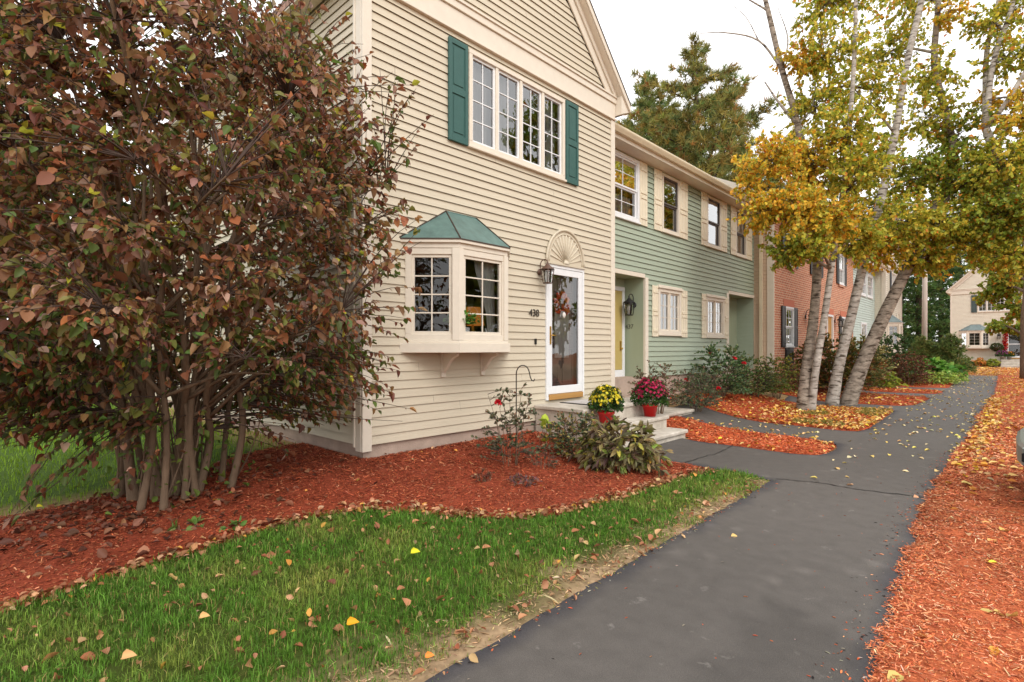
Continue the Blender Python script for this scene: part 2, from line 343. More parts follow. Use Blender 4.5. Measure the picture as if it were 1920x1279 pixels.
# ------------------------------------------------------------------ gabled townhouse (front faces +x of its own frame, y runs to the right)
WD = 5.03; Y0 = 3.14
def bay_window(par, detail=True, m=CREAM, roofm=COPPER):
    A, B, C, D = Vector((0, .555, 0)), Vector((.45, 1.005, 0)), Vector((.45, 1.81, 0)), Vector((0, 2.26, 0))
    def off(d): return [(0, A.y - d * 1.414), (B.x + d, B.y - d * .414), (C.x + d, C.y + d * .414), (0, D.y + d * 1.414)]
    b = MB()
    for d, za, zb in ((.055, 1.36, 1.475), (.03, 1.475, 1.505), (.02, 2.60, 2.66), (.05, 2.66, 2.70)):
        b.prism([(x, y, za) for x, y in off(d)], (0, 0, zb - za))
    g, s = MB(), MB(); facets = [(A, B), (B, C), (C, D)]
    for P, Q in facets:
        U = (Q - P).normalized(); N = Vector((U.y, -U.x, 0)); L = (Q - P).length
        M = Matrix((( N.x, U.x, 0, P.x), (N.y, U.y, 0, P.y), (0, 0, 1, 0), (0, 0, 0, 1)))
        b.M = g.M = s.M = M
        b.ring(.005, L - .005, 1.505, 2.60, .075, -.07, .012)
        s.ring(.08, L - .08, 1.58, 2.525, .035, -.05, -.005)
        a, e, zb, zt = .115, L - .115, 1.615, 2.49
        s.box(-.034, -.012, (a + e) / 2 - .008, (a + e) / 2 + .008, zb, zt)
        for k in (1, 2, 3):
            zz = zb + (zt - zb) * k / 4
            s.box(-.033, -.013, a, (a + e) / 2 - .008, zz - .008, zz + .008); s.box(-.033, -.013, (a + e) / 2 + .008, e, zz - .008, zz + .008)
        g.poly([(-.024, a - .01, zb - .01), (-.024, e + .01, zb - .01), (-.024, e + .01, zt + .01), (-.024, a - .01, zt + .01)])
    b.M = None
    for P in (B, C):                                                # corner posts
        sg = -1 if P is B else 1
        b.prism([(P.x + .028, P.y + sg * -.06, 1.507), (P.x + .028, P.y + sg * .012, 1.507), (P.x - .03, P.y + sg * .075, 1.507), (P.x - .07, P.y + sg * .03, 1.507), (P.x - .05, P.y - sg * .05, 1.507)], (0, 0, 1.091))
    o = b.build('bay_window', m, par, .004); s.build('sash', m, o, .002); g.build('pane', GLASS, o)
    r = MB(); E = [Vector((x, y, 2.712)) for x, y in off(.055)]; K = [Vector((0, 1.18, 3.15)), Vector((0, 1.70, 3.15))]
    r.poly([E[0], E[1], K[0]]); r.poly([E[1], E[2], K[1], K[0]]); r.poly([E[2], E[3], K[1]])
    for p in range(3): r.add([E[p], E[p + 1], E[p + 1] - Vector((0, 0, .018)), E[p] - Vector((0, 0, .018))], [(0, 1, 2, 3)], 1)
    r.poly([e - Vector((0, 0, .018)) for e in E], 1)
    for p, q in ((E[1], K[0]), (E[2], K[1]), (E[0], K[0]), (E[3], K[1])): r.tube([p + Vector((.003, 0, .002)), q + Vector((.006, 0, .002))], .009, 6, 1 if detail else 0)
    r.tube([K[0], K[1]], .01, 6)
    r.build('bay_roof', [roofm, DRIP], o)
    if detail:
        for y in (1.12, 1.80):
            k = MB(); k.box(.0, .035, y - .035, y + .035, 1.05, 1.355)
            k.prism([(.035, y - .025, 1.10), (.035, y - .025, 1.355), (.30, y - .025, 1.355), (.30, y - .025, 1.32), (.22, y - .025, 1.29), (.16, y - .025, 1.24), (.11, y - .025, 1.17)], (0, .05, 0))
            k.build('bracket', m, o, .003)
    return o
FARCOPPER = mat('grey_patina_copper', lin(112, 126, 126), .5, .15, 7)
def gable_house(label, loc, rz, group, sid, shut, detail=True, door='storm', number=None, e=.1016, xdepth=9.):
    t = thing('gabled_house', label, 'house', loc, rz, group); W_ = WD; zf = .33; zb = 5.47
    mid = W_ / 2; ap = 8.42                                             # ridge height of the wall
    hw = (1.50, 3.98, 4.04, 5.41); hd = (3.15, 4.09, .60, 2.72); hb = (.62, 2.19, 1.42, 2.66)
    holes = [(1.55, 3.59, 4.09, 5.36), (hd[0], hd[1], hd[2], 2.70), hb]
    b = MB(); siding(b, (0, 0, 0), (0, 1, 0), (1, 0, 0), W_, zf, zb, holes, e)
    siding(b, (.0, 0, 0), (0, 1, 0), (1, 0, 0), W_, 5.88, ap - .1, (), e, ub=lambda z: (z - 5.88 + .26, W_ - (z - 5.88) - .26))
    siding(b, (-xdepth, 0, 0), (1, 0, 0), (0, -1, 0), xdepth, zf, 5.7, (), e)
    b.box(-xdepth, .0, W_ - .05, W_ - .02, zf, 5.7); b.box(-xdepth, -xdepth + .05, .02, W_ - .05, zf, 5.7)
    b.build('wall', sid, t)
    c = MB()
    for y in (-.018, W_ - .10): c.box(-.012, .024, y, y + .118, zf - .07, zb)
    c.box(-.125, -.013, -.022, -.001, zf - .07, 5.7); c.box(-.16, -.126, -.034, -.002, zf - .03, 5.7)
    c.box(-.005, .03, -.018, W_ + .018, zb + .002, 5.765); c.box(.03, .05, -.018, W_ + .018, zb + .002, zb + .03)
    c.box(-.004, .055, -.02, W_ + .02, 5.767, 5.895); c.box(.055, .075, -.02, W_ + .02, 5.86, 5.895)
    for sg in (-1, 1):                                               # rake boards
        f = lambda y, z: (0, mid + sg * y, z)
        c.prism([(.012, mid + sg * (mid - .26), 5.897), (.012, mid + sg * (mid + .08), 5.897), (.012, mid, ap + .08), (.012, mid, ap - .28)], (.026, 0, 0))
        c.prism([(.04, mid + sg * (mid - .08), 5.897), (.04, mid + sg * (mid + .08), 5.897), (.04, mid, ap + .07), (.04, mid, ap - .08)], (.03, 0, 0))
        c.prism([(.0, mid + sg * (mid + .02), 5.56), (.0, mid + sg * (mid + .26), 5.66), (.0, mid + sg * (mid + .02), 5.89)], (.16, 0, 0))
    c.build('trim', CREAM, t, .004)
    so = MB(); so.box(-xdepth, -.17, -.262, -.036, 5.632, 5.65); so.build('soffit', CREAM, t)
    r = MB()
    for sg in (-1, 1):
        q = [(mid + sg * (mid + .27), 5.655), (mid, ap + .09), (mid, ap + .25), (mid + sg * (mid + .27), 5.80)]
        q = [(mid + sg * (mid + .27), 5.655), (mid, ap + .0775 + .0), (mid, ap + .20), (mid + sg * (mid + .27), 5.775)]
        r.prism([(.17, y, z) for y, z in q], (-xdepth - .3, 0, 0), 0)
        r.prism([(.175, y, z + .002) for y, z in (q[0], q[1], (mid, ap + .19), (mid + sg * (mid + .27), 5.765))], (.02, 0, 0), 1)
        r.prism([(.172, y, z + dz) for (y, z), dz in ((q[3], -.008), (q[2], -.008), (q[2], .012), (q[3], .012))], (.035, 0, 0), 2)
        r.prism([(.004, mid + sg * (mid + .262), 5.652), (.004, mid, ap + .066), (.004, mid, ap + .0765), (.004, mid + sg * (mid + .265), 5.664)], (.168, 0, 0), 1)
    r.build('roof', [SHINGLE, CREAM, DRIP], t)
    f = MB(); f.box(-xdepth, -.03, .02, W_ - .02, -.2, zf + .005); f.build('foundation', FOUND, t)
    interior(t, -3.6, -.22, .1, W_ - .1)
    window(t, 1.55, 3.59, 4.09, 5.36, 2, 4, 4, .06, m=CREAM, curtain=[(1.66, 2.1, 4.2, 5.3), (2.12, 2.5, 4.2, 5.3), (3.3, 3.52, 4.2, 5.3)] if detail else [(1.7, 2.4, 4.2, 5.3)], mw=.016, sashm=WHITE)
    for a in (1.20, 3.61): panel_shutter(t, a, a + .32, 4.06, 5.37, shut)
    bw = bay_window(t, detail, CREAM, COPPER if detail else FARCOPPER)
    return t, bw
def fanlight(par, yc, z0, a, h, m):
    b = MB(); n = 28; arc = lambda k, s: (yc + a * s * math.cos(math.pi * k / n), z0 + h * s * math.sin(math.pi * k / n))
    b.prism([(.014, *arc(k, .97)) for k in range(n + 1)], (.012, 0, 0))
    b.tube([(.03, *arc(k, 1.0)) for k in range(n + 1)], .022, 8); b.tube([(.03, *arc(k, .88)) for k in range(n + 1)], .011, 8)
    for k in range(1, 14):
        th = math.pi * k / 14; d = lambda s: Vector((.028, yc + a * s * math.cos(th), z0 + .01 + h * s * math.sin(th)))
        b.tube([d(.14), d(.84)], [.006, .017], 6)
    b.lathe([(0, 0), (.07, 0), (.055, .03), (0, .035)], n=16); k = len(b.v) - 64
    b.v[k:] = [(.026 + z, yc + x, z0 + max(0, y)) for x, y, z in b.v[k:]]
    b.box(.012, .05, yc - a - .02, yc + a + .02, z0 - .03, z0 - .002)
    return b.build('fanlight', m, par)
def storm_door(par, y0, y1, z0, z1, x=0., inner='wreath', name='storm_door', mid=False):
    cas = MB(); cas.ring(y0, y1, z0, z1 + .0, .05, x - .1, x + .03); cas.build('door_frame', WHITE, par, .004)
    a, e, zb, zt = y0 + .055, y1 - .055, z0 + .09, z1 - .055
    d = MB(); w = .10; d.box(x - .012, x + .024, a, e, zb, zb + .12); d.box(x - .012, x + .024, a, e, zt - w, zt)
    d.box(x - .012, x + .024, a, a + w * .9, zb + .12, zt - w); d.box(x - .012, x + .024, e - w, e, zb + .12, zt - w)
    if mid: d.box(x - .01, x + .022, a + w * .9, e - w, (zb + zt) / 2 - .03, (zb + zt) / 2 + .03)
    o = d.build(name, WHITE, par, .004)
    g = MB(); g.poly([(x + .004, a + .08, zb + .1), (x + .004, e - .08, zb + .1), (x + .004, e - .08, zt - .08), (x + .004, a + .08, zt - .08)]); g.build('pane', DOORGLASS, o)
    h = MB(); hy = a + .045; h.box(x + .024, x + .032, hy - .018, hy + .018, z0 + .86, z0 + 1.14); h.tube([(x + .03, hy, z0 + 1.0), (x + .06, hy, z0 + 1.0), (x + .065, hy + .09, z0 + 1.0)], .009, 8)
    h.build('handle', BRASS, o)
    s = MB(); s.box(x - .09, x + .05, a, e, z0 + .0, z0 + .085); s.build('threshold', TAN, par, .006)
    return o
# ------------------------------------------------------------------ house 438
REDL = attr_mat('silk_petal', .6, .2)
H1, BAY1 = gable_house('beige clapboard gable townhouse with teal shutters, number 438 and a copper-roofed bay, nearest the camera', (0, Y0, 0), 0, 'townhouses of the row', BEIGE, TEAL)
fanlight(H1, 3.615, 2.745, .48, .54, BEIGE)
storm_door(H1, 3.13, 4.11, .61, 2.715)
def panel_door(par, y0, y1, z0, z1, x, m):
    b = MB(); b.box(x - .04, x, y0, y1, z0, z1)
    for i in (0, 1):
        a = y0 + .11 + i * ((y1 - y0) / 2 - .06); e = a + (y1 - y0) / 2 - .16
        for p, q in ((.2, .75), (.95, 1.55), (1.65, 1.9)): b.ring(a, e, z0 + p, z0 + q, .025, x, x + .012)
    return b.build('inner_door', m, par, .004)
panel_door(H1, 3.18, 4.06, .66, 2.68, -.10, mat('mauve_door_paint', lin(128, 110, 102), .5, .06, 8))
digits(H1, '438', (.019, 2.745, 1.89), .108, IRON)
b = MB(); b.box(.008, .03, 2.875, 2.905, 1.47, 1.555); b.build('doorbell', BLACK, H1)
# the ghost cloth and wreath on the inner door
w = thing('door_wreath', 'orange and red silk flower wreath hanging behind the glass of the white storm door', 'wreath', (-.07, Y0 + 3.60, 2.12))
n = 90; a = RNG.uniform(0, 6.28, n); P = np.c_[RNG.uniform(0, .03, n), .10 * np.cos(a), .11 * np.sin(a)]
V, F, C = leafgeo(P, np.c_[RNG.uniform(-.1, .5, n), np.cos(a + RNG.normal(0, .8, n)), np.sin(a + RNG.normal(0, .8, n))], np.tile([1, 0, 0.], (n, 1)) + RNG.normal(0, .3, (n, 3)), RNG.uniform(.07, .12, n), .4, pick(n, [(3, (226, 84, 52)), (2, (236, 140, 70)), (1, (190, 50, 44))]))
npmesh('petals', V, F, C, REDL, w)
g = thing('ghost_cloth', 'white gauzy ghost cloth hanging below the wreath behind the storm door glass', 'decoration', (-.055, Y0 + 3.60, 1.98))
d = drape(g, 0, -.17, .17, -.72, 0, (226, 220, 212), .018); d.name = 'cloth'
b = MB(); b.lathe([(0, -.09), (.06, -.06), (.075, 0), (.055, .05), (0, .07)], (.0, 0, -.03), 14); b.build('head', mat('white_gauze', lin(214, 208, 200), .8), g)
lantern('wall_lantern', 'brown metal wall lantern left of the white storm door beside number 438', (.014, Y0 + 2.985, 2.56), 0, BROWNMETAL, .92)
# inside the bay: curtain, plant, lamp
drape(BAY1, .30, 1.38, 1.76, 1.52, 2.58, (206, 208, 204), .012, .62)
t = thing('window_plant', 'leafy green plant in a white pot on the sill inside the bay window', 'house plant', (.31, Y0 + 1.18, 1.51)); t.scale = (1.4, 1.4, 1.4)
b = MB(); b.lathe([(0, 0), (.055, 0), (.07, .11), (.06, .115), (.055, .10), (0, .10)], n=20); b.build('pot', WHITE, t)
n = 240; D = rdir(n); D[:, 2] = abs(D[:, 2]) * .8 + .1; P = D * RNG.uniform(.03, .15, (n, 1)) + [0, 0, .13]
LEAF = attr_mat('leaf', .5, .4, .35); V, F, C = leafgeo(P, D + RNG.normal(0, .4, (n, 3)), rdir(n) + [0, 0, 1], RNG.uniform(.03, .06, n), .3, pick(n, [(3, (92, 138, 52)), (2, (120, 160, 70))]))
npmesh('foliage', V, F, C, LEAF, t)
t = thing('table_lamp', 'glowing orange shaded lamp seen through the bay window of number 438', 'lamp', (-.42, Y0 + 2.02, 1.40))
b = MB(); b.lathe([(0, 0), (.08, 0), (.08, .02), (.02, .05), (.05, .2), (.015, .34), (.015, .40), (0, .40)], n=16); b.build('base', BRASS, t)
m = mat('warm_lampshade', lin(214, 122, 40), .7); p = m.node_tree.nodes['Principled BSDF']; p.inputs['Emission Color'].default_value = (1, .36, .06, 1); p.inputs['Emission Strength'].default_value = .2
b = MB(); b.lathe([(.17, .34), (.11, .60)], n=24); b.build('lamp_shade', m, t)
b = MB(); b.box(-.36, .26, -.5, .5, -.04, 0); [b.box(x - .02, x + .02, y - .02, y + .02, -.9, -.04) for x in (-.32, .22) for y in (-.45, .45)]
sd_ = thing('side_table', 'dark wooden side table under the orange lamp inside the bay window', 'table', (-.42, Y0 + 2.02, 1.40)); b.build('table_top', mat('dark_wood', lin(70, 46, 34), .4), sd_)
t = thing('picture_frame', 'small white picture frame leaning on the bay window sill', 'picture frame', (.36, Y0 + 1.58, 1.51), R(60)); b = MB()
b.M = Matrix.Rotation(R(-18), 4, 'Y'); b.ring(-.05, .05, 0, .16, .012, -.006, .006); b.box(-.004, .002, -.038, .038, .012, .148); b.build('frame', WHITE, t)
# ------------------------------------------------------------------ stoop, mat, flower pots, hook
t = thing('concrete_stoop', 'three-step pale concrete stoop in front of the white storm door', 'steps', (0, 0, 0))
def step(x0, x1, ya, yb, z0, z1, n=.03):
    b = MB(); b.box(x0, x1 - n, ya + n, yb - n, z0, z1 - .055); b.prism([(x0, ya, z1 - .055), (x1, ya, z1 - .055), (x1, ya, z1 - .01), (x1 - .012, ya, z1), (x0, ya, z1)], (0, yb - ya, 0)); return b
step(.02, .93, 5.99, 7.87, -.15, .565).build('platform', CONC, t, .008)
step(.905, 1.235, 5.99, 7.87, -.15, .345).build('step', CONC, t, .008); step(1.21, 1.55, 5.99, 7.87, -.15, .155).build('step', CONC, t, .008)
t = thing('door_mat', 'pale grey door mat with a dark border lying on the stoop platform', 'mat', (.38, 6.95, .567))
b = MB(); b.box(-.27, .27, -.46, .46, 0, .008); o = b.build('border', BLACK, t); b = MB(); b.box(-.235, .235, -.425, .425, .009, .014); b.build('pile', mat('mat_pile', lin(190, 184, 180), .95, .15, 90, .5, 200), t)
REDPLAST = mat('red_pot', lin(206, 28, 26), .35, .08, 6, spec=.5)
def mum(label, loc, fl, r=.25, h=.34, pot=REDPLAST, grp='potted chrysanthemums', nf=330, s=1.):
    t = thing('potted_chrysanthemum', label, 'potted flowers', loc, RNG.uniform(0, 6), grp); t.scale = (s, s, s)
    b = MB(); b.lathe([(0, .0), (.085, 0), (.11, .15), (.12, .152), (.12, .185), (.11, .185), (.105, .165), (0, .16)], n=28); b.build('pot', pot, t)
    n = 1500; D = rdir(n); D[:, 2] = np.abs(D[:, 2]) * 1.1 - .25; D = norm(D); rad = RNG.uniform(.55, 1.1, (n, 1)); P = D * rad * [r, r, h * .8] + [0, 0, .26]
    V, F, C = leafgeo(P, D + rdir(n) * .8, D + rdir(n) * .5, RNG.uniform(.03, .05, n), .32, pick(n, [(3, (52, 84, 34)), (2, (72, 104, 40)), (1, (36, 62, 28))]))
    npmesh('foliage', V, F, C, LEAF, t)
    D = rdir(nf * 3); D = D[D[:, 2] > .22 + .12 * np.sin(9 * D[:, 0])][:nf]; n = len(D); P = D * [r * 1.03, r * 1.03, h * .83] + [0, 0, .27]; P += D * RNG.normal(0, .018, (n, 1)) + RNG.normal(0, .012, P.shape)
    Q, T, NN, CC = [], [], [], []; k = 9; c0 = pick(n, fl, .15); X = norm(np.cross(D, RNG.normal(0, 1, D.shape))); Y = np.cross(D, X)
    for j in range(k):
        a = 2 * math.pi * j / k; T.append(X * math.cos(a) + Y * math.sin(a) + D * .45); Q.append(P); NN.append(D); CC.append(c0)
    V, F, C = leafgeo(np.concatenate(Q), np.concatenate(T), np.concatenate(NN), RNG.uniform(.016, .026, n * k), .36, np.concatenate(CC), .2, .25)
    npmesh('blossoms', V, F, C, REDL, t); return t
mum('yellow chrysanthemum in a red pot on the stoop step behind the drooping shrub', (1.075, 6.32, .347), [(3, (196, 178, 26)), (2, (220, 204, 60)), (1, (160, 150, 30))], .215, .32)
mum('crimson chrysanthemum in a bright red pot on the right end of the middle stoop step', (1.07, 7.55, .347), [(3, (150, 16, 58)), (2, (186, 28, 84)), (1, (110, 16, 40))], .26, .38)
t = thing('shepherd_hook', 'black metal shepherd hook standing in the mulch among rose stems', 'garden hook', (1.12, 4.43, 0))
hk = [(0, 0, -.1), (0, 0, .55), (0, 0, 1.12)] + [(.075 * (1 - math.cos(a)) * .69, .075 * (1 - math.cos(a)) * .72, 1.12 + .10 * math.sin(a)) for a in [R(k * 20) for k in range(1, 9)]] + [(.112, .117, 1.08), (.122, .128, 1.045), (.138, .144, 1.04), (.146, .152, 1.065)]
b = MB(); b.tube(hk, .0065, 8); o = b.build('hook_rod', IRON, t)

# ------------------------------------------------------------------ eave-front townhouses
def eave_house(name, label, X, y0, y1, wm, holes, zf, zs, oh, tr=CREAM, e=.109, brick=False, side=None, depth=9., slope=.5, group='townhouses of the row', ze=None):
    t = thing(name, label, 'house', (X, 0, 0), 0, group); b = MB()
    hs = [(a - y0, c - y0, p, q) for a, c, p, q in holes]
    siding(b, (0, y0, 0), (0, 1, 0), (1, 0, 0), y1 - y0, zf, zs, hs, 20 if brick else e, 0. if brick else .0145); b.build('wall', wm, t)
    s = MB(); zr = zs + slope * (depth / 2 + oh)
    s_ub = lambda z: (max(0, (z - zs) / slope - oh * 0), depth - max(0, (z - zs) / slope))
    siding(s, (-depth, y0, 0), (1, 0, 0), (0, -1, 0), depth, zf if not brick else .3, zs + slope * depth / 2 - .05, (), e, ub=s_ub)
    s.box(-depth, 0, y1 - .04, y1 - .01, zf, zs); s.box(-depth, -depth + .04, y0 + .02, y1 - .04, zf, zs); s.build('side_wall', side or wm, t)
    r = MB(); zt = ze or zs + .16; hx = -depth / 2
    q = [(oh, zt - .02), (hx, zt - .02 + slope * (oh - hx)), (-depth - oh, zt - .02), (-depth - oh, zt - .14), (hx, zt - .16 + slope * (oh - hx)), (oh, zt - .14)]
    r.prism([(x, y0 - (.2 if brick else .0), z) for x, z in q], (0, y1 - y0 + (.2 if brick else 0), 0)); r.build('roof', SHINGLE2, t)
    c = MB(); c.box(.0, oh - .01, y0, y1, zs - .02, zs); c.box(oh - .012, oh + .012, y0, y1, zs - .02, zt - .035)
    if brick:
        for x0_, x1_ in ((oh, hx),):
            sl = lambda x: zt - .02 + slope * (oh - x)
            c.prism([(oh + .01, y0 - .22, sl(oh) - .2), (hx, y0 - .22, sl(hx) - .2), (hx, y0 - .22, sl(hx) + .012), (oh + .01, y0 - .22, sl(oh) + .012)], (0, .018, 0))
            c.prism([(0, y0 - .03, zs + .02), (hx, y0 - .03, sl(hx) - .42), (hx, y0 - .03, sl(hx) - .17), (0, y0 - .03, sl(0) - .17)], (0, .02, 0))
    c.build('eave', tr, t, .004)
    g = MB(); pr = [(0, -.105), (.07, -.105), (.105, -.05), (.115, -.03), (.115, 0), (.10, 0), (.10, -.03), (.09, -.045), (.062, -.09), (.012, -.09), (.012, 0), (0, 0)]
    g.prism([(oh + .013 + x, y0 + .01, zt + z) for x, z in pr], (0, y1 - y0 - .02, 0)); g.build('gutter', GUTTER, t)
    f = MB(); f.box(-depth, -.03, y0 + .03, y1 - .03, -.2, zf + .004); f.build('foundation', FOUND, t)
    return t
SHINGLE2 = tile_mat('grey_shingle', lin(120, 108, 98), lin(92, 84, 78), lin(60, 56, 52), .3, .14, .012, axes=(1, 2))
gh = [(8.62, 9.80, 4.0, 5.27), (10.78, 11.59, 4.0, 5.27), (13.10, 13.96, 4.0, 5.27), (14.97, 15.77, 4.0, 5.27), (10.61, 11.67, 1.72, 2.72), (13.07, 14.17, 1.70, 2.70), (8.0, 10.05, 0, 2.90), (14.49, 16.6, 0, 2.90)]
H2 = eave_house('eave_front_house', 'sage green clapboard townhouse with ivory shutters and two recessed entries, between beige and brick houses', -.45, 8.19, 16.42, GREEN, gh, .80, 5.32, .32, ze=5.48)
interior(H2, -4., -.75, 8.4, 16.3, (.45, 3.1, 5.3))
DK = mat('dark_sash', lin(88, 82, 78), .5)
window(H2, *gh[0], 2, 4, 1, .07, True, WHITE, [(8.7, 9.7, 4.05, 4.5)])
for k in (1, 2, 3): window(H2, *gh[k], 1, 2, 1, .06, True, CREAM, sashm=DK)
for a, c in ((9.81, 10.13), (10.42, 10.77), (11.60, 12.02), (12.76, 13.09), (13.97, 14.36), (14.62, 14.96), (15.78, 16.2)): batten_shutter(H2, a, c, 3.97, 5.29, IVORY)
for k in (4, 5): window(H2, *gh[k], 2, 3, 2, .075, False, CREAM, [(gh[k][0] + .1, gh[k][0] + .3, 1.8, 2.66), (gh[k][1] - .3, gh[k][1] - .1, 1.8, 2.66)], head=True)
for a, c in ((10.34, 10.60), (11.68, 12.0), (12.80, 13.06), (14.18, 14.46)): batten_shutter(H2, a, c, 1.66, 2.76, IVORY)
PANEL = mat('sage_panel', lin(156, 166, 142), .6, .06, 4, stretch=(1, 6, .3))
b = MB(); b.box(-.53, -.48, 8.0, 16.42, .42, 2.9); b.box(-.48, -.0, 8.0, 10.05, 2.9, 2.93); b.box(-.48, -.0, 14.49, 16.42, 2.9, 2.93)
b.box(-.48, -.03, 10.05, 10.10, .42, 2.9); b.box(-.48, -.03, 14.44, 14.49, .42, 2.9); b.build('entry_recess', PANEL, H2)
for q in ((-.03, .03, 10.05, 10.17, .42, 2.9), (-.03, .03, 14.36, 14.49, .42, 2.9), (.0, .02, 8.0, 10.05, 2.88, 2.97), (.0, .02, 14.49, 16.42, 2.88, 2.97)): b = MB(); b.box(*q); b.build('corner_trim', CREAM, H2, .004)
b = MB(); b.ring(8.92, 10.0, .42, 2.72, .09, -.479, -.44); o = b.build('door_frame', WHITE, H2, .004)
YEL = mat('yellow_door', lin(186, 164, 100), .4, .05, 6)
b = MB(); b.box(-.475, -.455, 9.012, 9.908, .95, 2.628); d_ = b.build('front_door', YEL, H2, .004)
b = MB(); b.box(-.475, -.445, 9.012, 9.908, .512, .946); b.build('kick_panel', WHITE, d_)
b = MB(); b.box(-.454, -.44, 9.82, 9.86, 1.36, 1.56); b.tube([(-.445, 9.84, 1.40), (-.40, 9.84, 1.40)], .02, 8); b.build('handle', BRASS, d_)
digits(H2, '437', (-.46, 10.047, 1.83), .095, mat('faded_number', lin(84, 84, 74), .5), 0)
lantern('wall_lantern', 'black lantern on the side wall of the green house entry recess', (-.45 - .25, 10.048, 2.33), R(-90), BLACK, 1.15)
b = MB(); b.tube([(-.475, 14.62, 2.27), (-.42, 14.62, 2.31), (-.36, 14.62, 2.30), (-.3, 14.62, 2.22)], .012, 6); b.build('wall_hook', IRON, H2)
t = thing('entry_landing', 'low concrete landing slab before the recessed entry of the green house', 'steps', (0, 0, 0)); step(-.9, .15, 8.22, 10.0, -.1, .42).build('platform', CONC, t, .008); step(.13, .72, 8.5, 9.9, -.1, .235).build('step', CONC, t, .008)
bh = [(17.47, 18.30, 1.46, 2.68), (22.33, 23.22, .5, 2.66), (24.5, 25.4, 1.46, 2.66), (17.5, 18.35, 3.95, 5.15), (20.5, 21.35, 3.95, 5.15), (24.1, 24.95, 3.95, 5.15)]
H3 = eave_house('eave_front_house', 'red brick fronted townhouse with black shutters behind the leaning birch trunks', .09, 16.43, 26.7, BRICK, bh, .2, 5.42, .42, brick=True, side=mat('tan_siding', lin(206, 180, 154), .6, .05, 3), ze=5.66)
interior(H3, -4., -.25, 16.6, 26.5, (.5, 3.1, 5.4))
for k in (0, 2, 3, 4, 5): window(H3, *bh[k], 2, 4, 1, .06, True, WHITE)
for k in (0, 2, 3, 4, 5):
    y0_, y1_, p, q = bh[k]; sy = .34
    panel_shutter(H3, y0_ - sy - .02, y0_ - .02, p - .02, q, BLACK); panel_shutter(H3, y1_ + .02, y1_ + sy + .02, p - .02, q, BLACK)
b = MB(); b.box(.004, .03, 17.49, 18.28, .42, 1.42); b.ring(17.55, 18.22, .5, 1.36, .04, .03, .045); b.build('apron_panel', BLACK, H3)
for y0_, y1_, p, q in bh[:3]: b = MB(); b.box(.003, .012, y0_ - .12, y1_ + .12, q + .01, q + .22); b.build('brick_lintel', mat('soldier_brick', lin(190, 112, 86), .85, .2, 14, stretch=(1, 9, .5)), H3)
for y0_, y1_, p, q in bh[3:] + [bh[2]]: b = MB(); b.box(.0, .05, y0_ - .03, y1_ + .03, p - .11, p - .04); b.build('brick_sill', BRICK, H3)
b = MB(); b.box(-.16, .03, 16.395, 16.44, .35, 5.4); b.build('corner_trim', CREAM, H3, .004)
b = MB(); b.box(-.36, -.27, 16.33, 16.40, .5, 5.35); b.prism([(-.36, 16.33, .5), (-.27, 16.33, .5), (-.27, 16.22, .42), (-.36, 16.22, .42)], (0, .07, 0)); b.build('downspout', GUTTER, H3, .006)
b = MB(); b.ring(22.33, 23.22, .5, 2.66, .07, -.08, .03); o = b.build('door_frame', WHITE, H3)
b = MB(); b.box(-.06, -.03, 22.4, 23.15, .57, 2.59); o = b.build('front_door', mat('ochre_door', lin(176, 122, 36), .4, .2, 3), H3); b = MB(); b.tube([(-.03, 22.5, 1.5), (.04, 22.5, 1.5)], .03, 8); b.build('handle', BRASS, o)
lantern('wall_lantern', 'black lantern on the red brick wall left of its doorway', (.10, 19.62, 2.45), 0, BLACK, 1.2)
lantern('wall_lantern', 'black lantern on the red brick wall right of its doorway', (.10, 23.5, 2.45), 0, BLACK, 1.2)
h4 = [(28.6, 29.85, 3.85, 4.95), (30.1, 31.4, 3.85, 4.95), (28.8, 30.0, 1.4, 2.6)]
H4 = eave_house('eave_front_house', 'pale blue-green clapboard townhouse between the brick house and far beige gable house', -.02, 26.72, 31.98, GREEN2, h4, .5, 5.25, .4, ze=5.45)
interior(H4, -4., -.3, 26.9, 31.8, (.45, 3.1, 5.2))
for q in h4: window(H4, *q, 2, 4, 1, .09, True, WHITE)
H5, BAY5 = gable_house('beige gable townhouse with its own bay window at the far end of the row', (.43, 32.0, 0), 0, 'townhouses of the row', BEIGE2, BLACK, False)
storm_door(H5, 3.13, 4.11, .61, 2.715); panel_door(H5, 3.18, 4.06, .66, 2.68, -.10, BLACK)
fanlight(H5, 3.615, 2.745, .48, .54, BEIGE2)
H6, BAY6 = gable_house('beige gable townhouse facing down the path with a red garland round its door', (1.42, 53.0, 0), R(-90), 'townhouses across the end of the path', BEIGE2, mat('slate_shutter', lin(70, 84, 84), .5), False)
storm_door(H6, 3.13, 4.11, .61, 2.715, mid=True); panel_door(H6, 3.18, 4.06, .66, 2.68, -.10, BLACK)
lantern('wall_lantern', 'black lantern beside the garlanded door of the house at the end of the path', (1.42 + 2.75, 53 - .014, 2.3), R(-90), BLACK, 1.3)
t = thing('concrete_stoop', 'grey two-step stoop at the garlanded door at the end of the path', 'steps', (0, 0, 0))
b = MB(); b.box(4.3, 6.0, 51.9, 52.98, -.1, .56); b.build('platform', CONC, t, .01); b = MB(); b.box(4.3, 6.0, 51.5, 51.9, -.1, .36); b.build('step', CONC, t, .01); b = MB(); b.box(4.3, 6.0, 51.1, 51.5, -.1, .17); b.build('step', CONC, t, .01)
